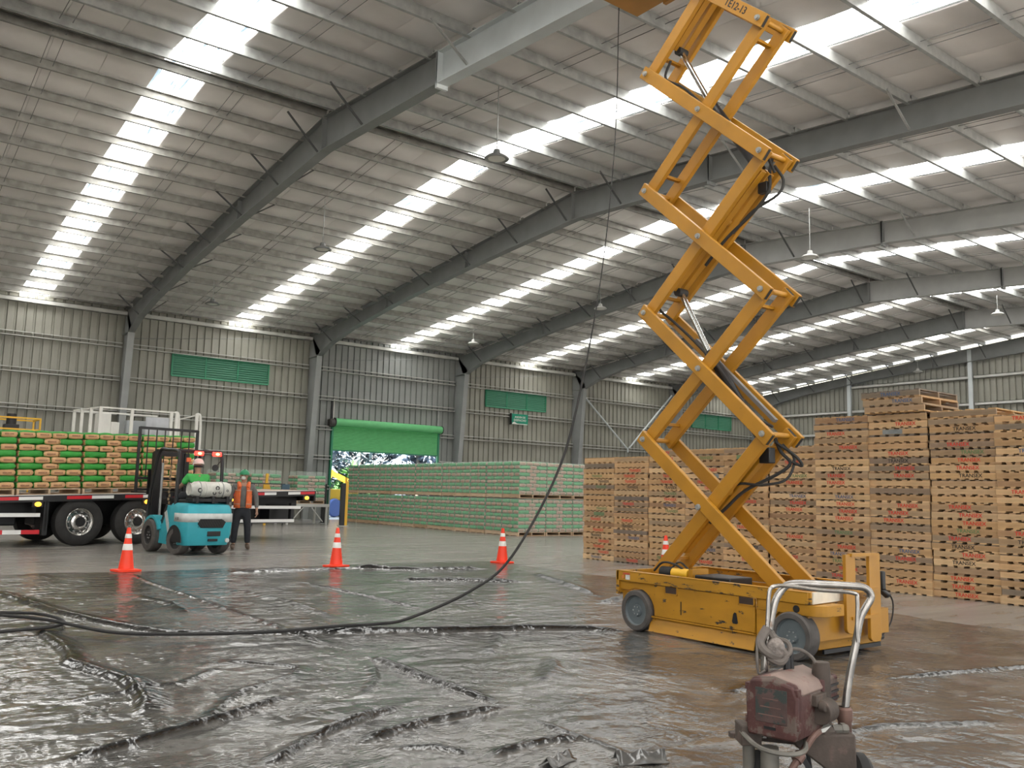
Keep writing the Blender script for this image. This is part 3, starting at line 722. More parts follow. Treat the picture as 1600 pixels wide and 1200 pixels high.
for t in range(2):
    for k in range(13):
        for c in range(3 if k == 0 else 1):
            if k == 0 and c == 0: lb = 'wrapped bag load, %s tier, at the corner facing the cones' % TN[t]
            elif k == 0: lb = 'wrapped bag load, %s tier, %s corner on the short face towards the cones' % (TN[t], ('', 'next to the', 'second from the')[c])
            else: lb = 'wrapped bag load, %s tier, %s back from the corner towards the roller door' % (TN[t], ORD(k))
            dx = rb.uniform(-.008, .008) if k == 0 else rb.uniform(-.02, .02)
            wrapped_load(CX+.60+1.225*c+dx, CY+.47+PITY*k+rb.uniform(-.004, .004), .002+t*TIER, lb, front=(k == 0 or k == 12), side=(c == 0))
# ================================================================== scissor lift
tyre_g = mat('grey_solid_tyre', (.085, .076, .070), .8, 0, .2, 9); hub_g = mat('grey_wheel_disc', (.12, .142, .15), .5, 0, .1)
lift = empty('scissor_lift', (7.55, 5.8, 0), 0, label='tall yellow scissor lift raised high on the black plastic sheeting', cat='scissor lift')
LX, LY = 7.55, 5.8
def lo(name, mb, m, parent=lift, bevel=0, smooth=.6, **k):       # geometry given in world coordinates, stored relative to the lift
    mb.v = [(a-LX, b-LY, c) for a, b, c in mb.v]
    return mb.obj(name, m, parent, smooth, bevel, **k)
Y_, YW = M_['yellow'], M_['yellow_worn']
# chassis
mb = MB()
mb.box(6.83, 6.87, 4.62, 7.0, .505, .612); mb.box(8.23, 8.27, 4.77, 7.0, .505, .612)
mb.box(6.83, 8.27, 6.97, 7.01, .36, .612); mb.bar((6.84, 4.615, .559), (8.24, 4.775, .559), .04, .107)
mb.box(6.83, 6.90, 4.62, 7.0, .600, .614); mb.box(8.20, 8.27, 4.78, 7.0, .600, .614)
top_rail = lo('top_rail', mb, M_['yellow_scraped'], bevel=.004)
mb = MB(); mb.box(6.89, 8.21, 4.66, 6.96, .17, .40); lo('tray', mb, Y_)
def archpoly(y0, y1, zt, cy, cz, r, left):
    pts = [(y0, zt), (y1, zt)]
    if left:      # arch opens towards y1
        pts += [(y1, cz+r*.88)]; a0, a1 = 62, 180
        pts += [(cy+r*math.cos(R(a)), cz+r*math.sin(R(a))) for a in range(62, 181, 12)] + [(cy-r, .10), (y0, .10)]
    else:
        pts += [(y1, .10), (cy+r, .10)] + [(cy+r*math.cos(R(a)), cz+r*math.sin(R(a))) for a in range(0, 121, 12)] + [(y0, cz+r*.88)]
    return pts
for xa, xb in ((6.86, 6.90), (8.20, 8.24)):
    mb = MB(); mb.prism(archpoly(6.46, 6.98, .51, 6.71, .2, .245, True), 'x', xa, xb); lo('wheel_arch_panel', mb, YW, smooth=0)
    mb = MB(); mb.prism(archpoly(4.60 if xa < 7 else 4.80, 5.185, .51, 4.80 if xa < 7 else 5.0, .2, .25 if xa < 7 else .17, False), 'x', xa, xb); lo('wheel_arch_panel', mb, YW, smooth=0)
mb = MB(); mb.box(6.845, 6.875, 5.20, 6.45, .187, .498); dp = lo('side_door', mb, YW, bevel=.003)
mb = MB(); mb.box(8.225, 8.255, 5.20, 6.45, .187, .498); lo('side_door', mb, YW, bevel=.003)
for a, b in ((6.15, 6.30), (5.205, 5.37)):
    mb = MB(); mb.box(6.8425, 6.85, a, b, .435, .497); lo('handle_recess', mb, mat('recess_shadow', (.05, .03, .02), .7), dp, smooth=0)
    mb = MB(); mb.box(6.838, 6.848, a-.012, b+.012, .423, .435); mb.box(6.838, 6.848, a-.012, a, .423, .5); mb.box(6.838, 6.848, b, b+.012, .423, .5); lo('recess_frame', mb, Y_, dp, smooth=0)
mb = MB(); mb.prism([(5.385, .25), (5.40, .24), (5.445, .24), (5.455, .26), (5.44, .33), (5.425, .345), (5.405, .34)], 'x', 6.8425, 6.85); lo('cutout', mb, M_['black'], dp, smooth=0)
mb = MB(); mb.box(6.8425, 6.85, 6.085, 6.097, .24, .37); lo('slot', mb, M_['black'], dp, smooth=0)
mb = MB(); mb.box(6.84, 6.87, 5.20, 6.5, .168, .182); lo('door_lip', mb, YW, smooth=0)
mb = MB(); mb.prism([(6.825, .028), (6.87, .165), (6.88, .165), (6.84, .028)], 'y', 5.20, 6.52); lo('skirt', mb, YW, smooth=0)
mb = MB(); mb.prism([(8.275, .028), (8.23, .165), (8.22, .165), (8.26, .028)], 'y', 5.20, 6.52); lo('skirt', mb, YW, smooth=0)
# rounded front corner guard and end box
mb = MB(); pts = [(6.85, 5.16), (6.85, 4.66)] + [(6.95-.10*math.cos(R(a)), 4.62-.12*math.sin(R(a))) for a in range(0, 91, 15)] + [(7.2, 4.50), (7.2, 5.16)]
mb.prism(pts, 'z', .405, .502); cg = lo('corner_guard', mb, YW, bevel=.004)
mb = MB(); mb.cyl((6.843, 4.75, .455), (6.86, 4.75, .455), .032, 18); lo('hole', mb, M_['black'], cg)
mb = MB(); mb.box(7.17, 8.22, 4.745, 4.78, .07, .50); lo('end_box', mb, YW, bevel=.006)
mb = MB(); mb.box(7.25, 8.2, 4.74, 4.76, .03, .068); lo('bumper_bar', mb, M_['black'], smooth=0)
mb = MB(); mb.bar((6.86, 4.59, .562), (7.42, 4.655, .562), .014, .102); lo('end_plate', mb, mat('pale_step_plate', (.70, .64, .52), .5, 0, .1, 9), smooth=0)
# ladder
def ladder_plate(x0, x1, z0):
    pts = [(x0, .93), (x1, .93)] + [((x0+x1)/2+(x1-x0)/2*math.cos(R(a)), z0+.05+.05*math.sin(R(a))) for a in range(0, -181, -20)]
    m = MB(); m.prism([(a, c) for a, c in pts], 'y', 4.565, 4.60); return m
lad = empty('ladder', (0, 0, 0), 0, lift)
for a, b, z in ((7.345, 7.50, .22), (7.735, 7.92, .12)): lo('ladder_side', ladder_plate(a, b, z), Y_, lad, bevel=.004)
for z in (.925, .60, .36):
    mb = MB(); mb.box(7.42, 7.86, 4.55, 4.60, z-.014, z+.014); lo('rung', mb, Y_, lad, smooth=0)
mb = MB(); mb.box(8.23, 8.29, 4.72, 4.80, .56, .74); mb.prism([(4.70, .48), (4.80, .56), (4.76, .58), (4.66, .52)], 'x', 8.23, 8.29); cb = lo('control_box', mb, M_['black'], bevel=.012)
mb = MB(); mb.tube(spline([(8.25, 4.74, .60), (8.40, 4.72, .45), (8.38, 4.73, .25), (8.24, 4.75, .12)]), .008, 6); lo('control_cable', mb, M_['rubber'])
mb = MB(); mb.cyl((8.20, 4.77, .11), (8.27, 4.77, .11), .03, 10); lo('cable_plug', mb, M_['black'])
# wheels
def wheel_parts(parent, cx, cy, cz, r, w, out, tyre, hub, rim_r=.74, nuts=6):
    """wheel whose axle runs along x; out = +1/-1 is the outer side"""
    wh = empty('wheel', (cx, cy, cz), 0, parent)
    MB().lathe([(r*rim_r, -w/2), (r*.94, -w/2), (r, -w*.38), (r, w*.38), (r*.94, w/2), (r*rim_r, w/2), (r*rim_r*.96, w/2-.01), (r*rim_r*.96, -w/2+.01), (r*rim_r, -w/2)], 'x', n=32).obj('tyre', tyre, wh)
    o = out*w/2
    MB().lathe([(r*rim_r*.97, o*.9), (r*rim_r*.9, o*.55), (r*.3, o*.45), (r*.26, o*.75), (0, o*.75)], 'x', n=28).obj('hub', hub, wh)
    MB().lathe([(r*rim_r*.97, -o*.8), (0, -o*.8)], 'x', n=20).obj('wheel_back', M_['black'], wh)
    nb = MB()
    for k in range(nuts):
        a = 2*PI*k/nuts; y, z = r*.20*math.cos(a), r*.20*math.sin(a); nb.cyl((o*.74, y, z), (o*.84, y, z), r*.035, 6)
    nb.obj('wheel_nuts', M_['galv'], wh)
    return wh
for cy, cz in ((6.70, .215), (4.79, .215)):
    wheel_parts(lift, 6.885-LX, cy-LY, cz, .212, .15, -1, tyre_g, hub_g); wheel_parts(lift, 8.14-LX, max(cy, 5.0)-LY, cz, .212, .15, 1, tyre_g, hub_g)
# pump, battery, tray contents
mb = MB(); mb.cyl((7.1, 6.42, .62), (7.1, 6.2, .62), .055, 16); lo('pump_motor', mb, M_['yellow_bright'])
mb = MB(); mb.cyl((7.1, 6.58, .62), (7.1, 6.43, .62), .06, 14); mb.box(7.03, 7.17, 6.45, 6.6, .4, .6); lo('pump_body', mb, M_['rubber'])
mb = MB(); mb.box(7.05, 7.3, 6.12, 6.17, .4, .68); lo('pump_bracket', mb, Y_)
mb = MB(); mb.box(7.0, 7.35, 5.6, 6.05, .4, .635); lo('battery_cover', mb, M_['black'], bevel=.01)
mb = MB(); mb.tube(spline([(7.1, 6.7, .62), (7.08, 6.55, .72), (7.08, 6.35, .70), (7.1, 6.22, .62)]), .012, 6); lo('pump_hose', mb, M_['rubber'])
mb = MB(); mb.tube(spline([(7.15, 6.5, .66), (7.15, 6.38, .73), (7.15, 6.25, .66)]), .010, 6); lo('pump_hose', mb, M_['rubber'])
# scissor pack
PZ = [.56, 2.065, 3.545, 5.02, 6.49, 7.95]; YA, YB = 7.05, 5.41
def arm(x, p, q, ext0, ext1, name='scissor_arm'):
    d = Vector((0, q[0]-p[0], q[1]-p[1])).normalized(); a = Vector((x, *p))-d*ext0; b = Vector((x, *q))+d*ext1
    mb = MB(); mb.bar(a, b, .055, .15, (0, 0, 1)); o = lo(name, mb, Y_, bevel=.006)
    mb = MB(); mb.bar(b-d*.004, b+d*.003, .038, .12, (0, 0, 1)); lo('open_end', mb, M_['rubber'], o, smooth=0)
    return o
bolt = MB().lathe([(0, 0), (.032, 0), (.032, .012), (.022, .012), (.022, .03), (0, .03)], 'x', n=14).mesh('pivot_bolt', M_['galv'])
def pin(y, z, x0=7.262, x1=7.818, par=lift):
    mb = MB(); mb.cyl((x0+.01, y, z), (x1-.01, y, z), .028, 14); lo('pivot_tube', mb, Y_)
    for x, s in ((x0+.008, -1), (x1-.008, 1)):
        o = put(bolt, 'pivot_bolt', lift, (x-LX, y-LY, z)); o.scale = (s, 1, 1)
te = None
for k in range(5):
    z0, z1 = PZ[k], PZ[k+1]; ya0, yb0 = (YA, YB) if k else (6.90, 5.22)
    for x, inner in ((7.30, 0), (7.785, 0), (7.366, 1), (7.719, 1)):
        if inner: arm(x, (ya0, z0), (YB, z1), .05, .05)
        else:
            o = arm(x, (YA, z1), (yb0, z0), .07, .10)
            if k == 4 and x < 7.4: te = o
    cy, cz = (YA+YB)/2, (z0+z1)/2
    if k == 0: cz = 1.316
    pin(cy, cz)
    pin(YA, z1); pin(YB, z1)
    # spacer bars near both ends of the inner pair
    for t in (.10, .90):
        y = ya0+(YB-ya0)*t; z = z0+(z1-z0)*t; mb = MB(); mb.bar((7.39, y, z+.03), (7.695, y, z+.03), .05, .035); lo('spacer_bar', mb, Y_, bevel=.004)
    if k in (0, 2, 4):      # cylinder beams between the inner arms
        for x in (7.47, 7.60) if k else (7.52,):
            p, q = Vector((x, ya0+(YB-ya0)*.17, z0+(z1-z0)*.17+.02)), Vector((x, ya0+(YB-ya0)*.93, z0+(z1-z0)*.93-.02))
            mb = MB(); mb.bar(p, q, .085, .10); lo('lift_beam', mb, Y_, bevel=.006)
        y = ya0+(YB-ya0)*.62; z = z0+(z1-z0)*.62; mb = MB(); mb.cyl((7.39, y, z), (7.69, y, z), .045, 14); lo('beam_tube', mb, Y_)
tm = text_mesh('TE12-13', .110, M_['black'])
ang = math.atan2(PZ[5]-PZ[4], YA-YB)
o = put(tm, 'lettering', te)
d_ = Vector((0, YB-YA, PZ[4]-PZ[5])).normalized()
upv = Vector((0, d_.z, -d_.y)); upv = upv if upv.z > 0 else -upv
mx = Matrix.Identity(4)
for r_ in range(3): mx[r_][0] = d_[r_]; mx[r_][1] = upv[r_]; mx[r_][2] = (-1, 0, 0)[r_]
o.matrix_local = Matrix.Translation((7.2705-LX, 5.70-LY, 6.49+(5.41-5.70)/(5.41-7.05)*(7.95-6.49)+.0)) @ mx
# hydraulic cylinders
for zz in (0, 2.955):
    a, b, c = Vector((7.55, 6.72, 3.80+zz-.03)), Vector((7.55, 6.31, 3.02+zz)), Vector((7.55, 5.58, 1.98+zz))
    if zz: c = Vector((7.55, 5.60, 4.93))
    hc = empty('hydraulic_cylinder', (0, 0, 0), 0, lift)
    mb = MB(); mb.cyl(a, b, .032, 18); lo('chrome_rod', mb, M_['chrome'], hc, label='chrome piston rod')
    mb = MB(); mb.cyl(b, c, .058, 18); lo('barrel', mb, M_['black'], hc, label='black cylinder barrel')
    mb = MB(); mb.cyl(a+Vector((-.07, 0, 0)), a+Vector((.07, 0, 0)), .05, 14); lo('rod_eye', mb, M_['rubber'], hc)
for pts, r_ in (([(7.42, 6.85, 3.72), (7.43, 6.95, 3.6), (7.45, 6.75, 3.42), (7.47, 6.45, 3.15), (7.47, 6.1, 2.8), (7.5, 5.7, 2.3), (7.5, 5.45, 2.15)], .016),
               ([(7.45, 6.80, 6.62), (7.45, 6.88, 6.42), (7.47, 6.6, 6.2), (7.47, 6.2, 5.75), (7.48, 5.8, 5.3), (7.5, 5.5, 5.05), (7.55, 5.42, 4.85)], .016),
               ([(7.62, 5.50, 5.05), (7.6, 5.52, 4.9), (7.52, 5.48, 4.65), (7.5, 5.68, 4.45), (7.48, 6.0, 4.25), (7.48, 6.3, 4.0)], .018),
               ([(7.60, 5.46, 4.95), (7.64, 5.38, 4.78), (7.6, 5.42, 4.62), (7.55, 5.7, 4.5), (7.52, 5.95, 4.3)], .016),
               ([(7.60, 5.5, 2.05), (7.62, 5.44, 1.9), (7.66, 5.36, 1.78), (7.6, 5.5, 1.66), (7.5, 5.8, 1.5), (7.45, 6.0, 1.32), (7.42, 6.2, 1.15)], .018),
               ([(7.66, 5.45, 1.98), (7.7, 5.34, 1.83), (7.62, 5.38, 1.62), (7.52, 5.6, 1.56), (7.45, 5.9, 1.55), (7.42, 6.15, 1.25)], .014),
               ([(7.58, 5.48, 2.0), (7.66, 5.30, 1.86), (7.72, 5.26, 1.76), (7.66, 5.34, 1.80)], .015),
               ([(7.44, 5.55, 1.95), (7.45, 5.75, 1.72), (7.44, 5.95, 1.55), (7.43, 6.1, 1.38)], .03)):
    mb = MB(); mb.tube(spline(pts, 5), r_, 7); lo('hydraulic_hose', mb, M_['rubber'])
mb = MB(); mb.box(7.47, 7.57, 5.47, 5.60, 1.78, 1.94); lo('valve_block', mb, M_['black'], bevel=.01)
mb = MB(); mb.box(7.52, 7.60, 5.5, 5.62, 4.66, 4.78); lo('valve_block', mb, M_['black'], bevel=.01)
# cable tray along the second stage
mb = MB(); mb.bar((7.62, 6.55, 3.2), (7.62, 5.5, 2.22), .05, .04); lo('cable_tray', mb, mat('cable_tray_grey', (.15, .14, .13), .5), smooth=0)
# platform
deck_m = mat('platform_underside', (.40, .20, .05), .6, 0, .1, 3)
mb = MB(); mb.box(6.86, 8.24, 4.30, 8.15, 8.07, 8.16); lo('platform_deck', mb, deck_m, bevel=.005)
for x in (6.90, 8.20):
    mb = MB(); mb.box(x-.03, x+.03, 4.4, 7.6, 7.99, 8.07); lo('deck_rail', mb, deck_m, smooth=0)
gr = MB()
for x in (6.88, 8.22):
    for y in (4.33, 5.6, 6.85, 8.12): gr.cyl((x, y, 8.16), (x, y, 9.2), .02, 8)
    for z in (8.65, 9.2): gr.cyl((x, 4.33, z), (x, 8.12, z), .02, 8)
for y in (4.33, 8.12):
    for z in (8.65, 9.2): gr.cyl((6.88, y, z), (8.22, y, z), .02, 8)
lo('guard_rail', gr, Y_)
# warning stickers on the chassis corner
st_ = mat('sticker_white', (.62, .62, .60), .5, 0, .2, 30)
mb = MB(); mb.box(6.826, 6.83, 6.80, 6.86, .522, .572); lo('warning_sticker', mb, st_, top_rail, smooth=0)
mb = MB(); mb.box(6.826, 6.83, 6.80, 6.90, .574, .592); lo('warning_sticker', mb, mat('sticker_red', (.5, .08, .05), .5), top_rail, smooth=0)
mb = MB(); mb.cyl((6.826, 6.90, .548), (6.83, 6.90, .548), .02, 12); lo('warning_sticker', mb, mat('sticker_orange', (.6, .2, .05), .5), top_rail)
# ================================================================== flatbed truck
TP, TYAW = 0.0335, R(12)
truck = empty('flatbed_truck', (4.41, 21.76, 0), TYAW, label='long black flatbed truck with chrome wheels carrying bagged cement', cat='truck')
tilt = lambda x: 1.155 + x*TP          # bed top height along the truck
red_t = mat('red_reflective_tape', (.60, .02, .03), .35); wht_t = mat('white_reflective_tape', (.8, .8, .78), .35)
amber = mat('amber_lamp', (.9, .35, .02), .3, emit=3.5, ecol=(1.0, .42, .03)); alu = mat('aluminium_rail', (.62, .62, .60), .4, .5)
def lng(x0, x1, y0, y1, dz0, dz1):     # box that follows the bed's slope
    mb = MB(); vs = [(x, y, tilt(x)+dz) for dz in (dz0, dz1) for y in (y0, y1) for x in (x0, x1)]
    return mb.add(vs, [(0, 2, 3, 1), (4, 5, 7, 6), (0, 1, 5, 4), (2, 6, 7, 3), (0, 4, 6, 2), (1, 3, 7, 5)])
TL, TR_ = -6.2, 6.42
lng(TL, TR_, -.02, 2.5, -.035, -.002).obj('deck', mat('deck_timber', (.42, .32, .24), .7, 0, .15), truck, smooth=0)
lng(TL, TR_, -.04, .03, -.15, 0.0).obj('side_rail', M_['black'], truck, smooth=0)
lng(TL, TR_, 2.47, 2.54, -.15, 0.0).obj('side_rail', M_['black'], truck, smooth=0)
lng(TL, TR_, -.045, -.02, -.012, .004).obj('edge_strip', alu, truck, smooth=0)
lng(TR_-.05, TR_, -.04, 2.54, -.30, 0.0).obj('tail_beam', M_['black'], truck, smooth=0)
for y in (.75, 1.7): lng(TL, TR_-.1, y-.05, y+.05, -.45, -.035).obj('chassis_beam', M_['black'], truck, smooth=0)
for x in (-3.9, -2.6, -1.3, 1.1, 2.5, 3.9, 5.2): lng(x-.05, x+.05, 0, 2.5, -.15, -.035).obj('cross_member', M_['black'], truck, smooth=0)
for a, b, m in ((-1.95, -1.35, red_t), (-1.35, -.86, wht_t), (-.35, .2, red_t), (.2, .70, wht_t), (.97, 1.4, red_t), (1.4, 1.75, wht_t), (2.15, 2.6, red_t), (2.6, 3.0, wht_t), (3.5, 3.85, red_t), (3.85, 4.2, wht_t),
                (4.45, 4.75, red_t), (4.75, 5.12, wht_t), (5.5, 5.9, wht_t), (5.9, 6.38, red_t)):
    lng(a, b, -.046, -.04, -.105, -.035).obj('reflective_tape', m, truck, smooth=0)
for x, dz in ((-.95, -.20), (1.51, -.205), (3.75, -.21), (6.12, -.205)):
    MB().ball((x, -.05, tilt(x)+dz), .07, .03, .05, 12, 8).obj('marker_lamp', amber, truck)
    MB().box(x-.11, x+.11, -.035, .03, tilt(x)+dz-.06, tilt(x)+.02-.14).obj('lamp_bracket', M_['black'], truck, smooth=0)
for x0, x1, h, m in ((-4.2, -.88, .69, wht_t), (3.6, 5.95, .89, wht_t), (3.6, 5.75, .53, wht_t)):
    MB().box(x0, x1, -.03, .01, h-.04, h+.04).obj('side_guard', m, truck, smooth=0)
for k in range(9): MB().box(-4.2+k*.37, -4.2+(k+1)*.37, -.03, .01, .28, .37).obj('side_guard', (red_t, wht_t)[k % 2], truck, smooth=0)
for x, z0 in ((-.75, .25), (-2.6, .25), (-4.0, .25), (3.7, .5), (5.7, .5)): MB().box(x-.05, x+.05, .0, .12, z0, 1.0).obj('guard_post', M_['black'], truck, smooth=0)
MB().box(-4.2, -2.9, .12, .8, .35, .85).obj('fuel_tank', M_['black'], truck, bevel=.06)
MB().box(5.3, 6.0, .5, 1.9, .45, .95).obj('tail_box', M_['black'], truck, bevel=.02)
for x0, x1 in ((-4.3, -1.0), (-.6, 1.9), (2.3, 6.2)): MB().box(x0, x1, .95, 1.55, .42, 1.0 + x0*TP).obj('underbed_dark_box', M_['black'], truck, bevel=.03)  # black boxes added to darken the gap beneath the bed
MB().box(-4.2, 6.0, 2.2, 2.45, .45, .95).obj('far_side_box', M_['black'], truck, bevel=.02)
rim_m = mat('polished_wheel', (.75, .74, .72), .18, 1.0)
def truck_wheel(x, y):
    w = empty('wheel', (x, y, .535), 0, truck); r = .535
    MB().lathe([(.31, 0), (.40, -.02), (.48, 0.0), (.525, .03), (r, .07), (r, .23), (.525, .28), (.31, .30)], 'y', n=40).obj('tyre', M_['rubber'], w)
    MB().lathe([(.315, .01), (.30, -.004), (.275, .03), (.255, .12), (.19, .12), (.17, .06), (.13, .045), (.10, -.02), (0, -.02)], 'y', n=36).obj('rim', rim_m, w, label='polished chrome rim')
    MB().lathe([(.115, -.005), (.105, -.03), (0, -.03)], 'y', n=20).obj('hub_cap', M_['black'], w)
    nb = MB()
    for k in range(10):
        a = 2*PI*k/10; nb.cyl((.225*math.cos(a), .12, .225*math.sin(a)), (.225*math.cos(a), .085, .225*math.sin(a)), .018, 6)
    nb.obj('wheel_nuts', M_['galv'], w)
    if y < 1: MB().lathe([(.54+.06, -.02), (.6, .34)], 'y', n=40)
for x in (0.0, 1.33): truck_wheel(x, .0); truck_wheel(x, 2.2)
for x in (0.0, 1.33): MB().cyl((x, .2, .535), (x, 2.4, .535), .07, 10).obj('axle', M_['black'], truck)
for x in (-.75, 2.08):
    MB().box(x-.02, x+.02, .0, .5, .35, .95).obj('mud_flap', M_['rubber'], truck, smooth=0)
# bagged loads on the bed
TZ = R(1.92)
bagn = 0
for k in range(4):
    Wl = 1.37; x0 = -2.78+1.385*k
    base = empty('load_pallet', (0, 0, 0), label='wooden pallet under the %s bag load on the truck bed' % ('leftmost', 'second', 'third', 'last')[k], cat='pallet')
    base.matrix_world = truck.matrix_basis @ Matrix.Translation((x0+Wl/2, .53, tilt(x0+Wl/2)+.003)) @ Matrix.Rotation(-TZ, 4, 'Y')
    base['group'] = 'pallets under the loads on the truck'
    put(LPT[0], 'deck_boards', base, kind='stuff'); put(LPT[1], 'bottom_boards', base, kind='stuff')
    for sx_ in (-.645, 0, .645): put(LPT[2], 'stringer', base, (sx_, 0, 0))
    for j in range(9):
        for bx, by, rz_, f_, s_ in layer(j % 2 == 0, Wl-.015, 1.02):
            if not (f_ or (k == 3 and bx > .4)): continue
            Hl = .137
            side = 'green side out' if rz_ else 'tan end out'
            if j % 2 == 0:
                pos = ('left end', 'centre left', 'centre right', 'right end')[round((bx/(Wl-.015)+.375)*4)]
            else: pos = 'middle' if abs(bx) < .1 else ('left end' if bx < 0 else 'right end')
            if not f_: pos = ('far rear of ' if by > .2 else 'behind ') + pos
            o = put(rb.choice(BAGTOP if j == 8 else BAGT), 'cement_bag', None, label='cement bag %s, %s, %s layer up, %s truck load' % (side, pos, ORD(j+1), ('leftmost', 'second', 'third', 'last')[k]), cat='cement bag', group='cement bags on the flatbed truck')
            o.matrix_world = base.matrix_basis @ Matrix.Translation((bx+rb.uniform(-.006, .006), by+rb.uniform(-.008, .008), .141+Hl*(j+.5)+(.012 if j == 8 else 0))) @ Matrix.Rotation(rz_ + rb.choice((0, PI)), 4, 'Z')
lng(2.78, 3.1, .1, 1.0, .005, .06).obj('white_plank', M_['white'], None, smooth=0)
bpy.data.objects['white_plank'].matrix_world = truck.matrix_basis
tag(bpy.data.objects['white_plank'], 'white plank lying on the truck bed beside the last bag load', 'plank')

# ================================================================== people
skin_m = mat('skin', (.42, .24, .16), .55, 0, .06, 12)
def grow(name, chains, m, parent, sub=2, smooth=True):
    """one continuous skinned mesh from chains [(points, radii)]; a chain may start at an existing point"""
    verts, rad, edges, key = [], [], [], {}
    roots = []
    for ci, (pts, rr) in enumerate(chains):
        prev = None
        for p, r_ in zip(pts, rr):
            k = tuple(round(c, 4) for c in p)
            if k not in key:
                key[k] = len(verts); verts.append(p); rad.append(r_ if isinstance(r_, tuple) else (r_, r_))
                if prev is None: roots.append(key[k])
            i = key[k]
            if prev is not None and prev != i: edges.append((prev, i))
            prev = i
    me = bpy.data.meshes.new(name+'_skel'); me.from_pydata(verts, edges, [])
    o = bpy.data.objects.new(name+'_skel', me); COL.objects.link(o)
    mod = o.modifiers.new('s', 'SKIN'); mod.use_smooth_shade = True
    for i, r_ in enumerate(rad):
        sv = me.skin_vertices[0].data[i]; sv.radius = r_; sv.use_root = i in roots
    ss = o.modifiers.new('d', 'SUBSURF'); ss.levels = sub; ss.render_levels = sub
    bpy.context.view_layer.update()
    out = bpy.data.meshes.new_from_object(o.evaluated_get(bpy.context.evaluated_depsgraph_get()))
    bpy.data.objects.remove(o); out.name = name; out.materials.clear(); out.materials.append(m); out.shade_smooth()
    return put(out, name, parent)
def hand(wr, d, side, palm_n):
    """palm and five finger chains; wr wrist, d finger direction, side towards the thumb"""
    wr, d, side, pn = Vector(wr), Vector(d).normalized(), Vector(side).normalized(), Vector(palm_n).normalized()
    ch = [([wr, wr+d*.05, wr+d*.085], [(.022, .026), (.018, .036), (.015, .036)])]
    for k, (o, L) in enumerate(((.027, .072), (.009, .082), (-.010, .076), (-.027, .060))):
        b = wr+d*.07+side*o; ch.append(([b, b+d*L*.45+pn*.006, b+d*L*.75+pn*.022, b+d*L*.92+pn*.04], [.010, .0095, .009, .008]))
    b = wr+d*.02+side*.022; ch.append(([b, b+d*.025+side*.022+pn*.008, b+d*.055+side*.030+pn*.02], [.013, .011, .009]))
    return ch
def head_chain(nk, tilt_v=(0, 0, 0)):
    n = Vector(nk); t = Vector(tilt_v)
    return [n, n+Vector((0, -.012, .07))+t*.4, n+Vector((0, -.022, .13))+t*.7, n+Vector((0, -.010, .20))+t, n+Vector((0, 0, .25))+t]
HR = [(.055, .055), (.064, .068), (.076, .088), (.080, .098), (.052, .064)]
def face(parent, c, yaw, eyes=True):
    Rz = Matrix.Rotation(yaw, 3, 'Z'); c = Vector(c)
    P = lambda x, y, z: c + Rz @ Vector((x, y, z))
    for s in (-1, 1):
        MB().ball(P(s*.031, -.083, .012), .013, .010, .009, 10, 6).obj('eye', M_['white'], parent)
        MB().ball(P(s*.031, -.092, .012), .006, .005, .006, 8, 5).obj('pupil', M_['black'], parent)
        MB().ball(P(s*.082, .008, .0), .014, .022, .034, 10, 7).obj('ear', skin_m, parent)
    mb = MB(); mb.prism([(-.004, .030), (.004, .030), (.016, -.018), (-.016, -.018)], 'y', -.085, -.10)
    mb.v = [tuple(P(*v)) for v in mb.v]; mb.obj('nose', skin_m, parent, bevel=.004)
# --- man in the orange vest
man = empty('person', (7.42, 19.86, 0), R(-18), label='man standing in green hard hat, white dust mask and orange vest beside the forklift', cat='person')
shirt = mat('grey_work_shirt', (.15, .15, .14), .85, 0, .12, 10); vest_m = mat('orange_vest', (.72, .15, .04), .7, 0, .14, 14); trs = mat('dark_jeans', (.022, .024, .03), .85, 0, .15, 12)
boot = mat('brown_boot', (.12, .085, .06), .7, 0, .15, 20); helm_g = mat('green_helmet', (.02, .24, .10), .35)
aL = [(-.19, .0, 1.42), (-.255, .0, 1.30), (-.285, .01, 1.12), (-.275, -.05, .93), (-.265, -.075, .87)]
aR = [(.19, .0, 1.42), (.26, .0, 1.30), (.30, .02, 1.12), (.315, -.03, .92), (.32, -.05, .86)]
ch = [([(0, 0, .93), (0, 0, 1.10), (0, 0, 1.28), (0, 0, 1.42), (0, -.005, 1.50)], [(.13, .10), (.13, .10), (.15, .11), (.12, .09), (.056, .056)]),
      (head_chain((0, -.005, 1.50)), HR),
      ([(0, 0, 1.42)]+aL, [(.12, .09), .062, .05, .042, .033, .024]), ([(0, 0, 1.42)]+aR, [(.12, .09), .062, .05, .042, .033, .024]),
      ([(0, 0, .93), (-.10, 0, .85), (-.135, -.02, .48), (-.155, 0, .10)], [(.13, .10), .085, .058, .042]),
      ([(0, 0, .93), (.10, 0, .85), (.135, -.02, .48), (.155, 0, .10)], [(.13, .10), .085, .058, .042])]
ch += hand(aL[-1], (-.02, -.25, -1), (.3, -1, 0), (1, 0, .1)) + hand(aR[-1], (.04, -.15, -1), (-.3, -1, 0), (-1, 0, .1))
grow('body', ch, skin_m, man)
grow('shirt', [([(0, 0, .90), (0, 0, 1.08), (0, -.01, 1.26), (0, 0, 1.42), (0, 0, 1.475)], [(.155, .115), (.165, .13), (.175, .13), (.15, .105), (.075, .075)]),
               ([(0, 0, 1.42)]+aL[:4], [(.15, .105), .082, .068, .058, .046]), ([(0, 0, 1.42)]+aR[:4], [(.15, .105), .082, .068, .058, .046])], shirt, man)
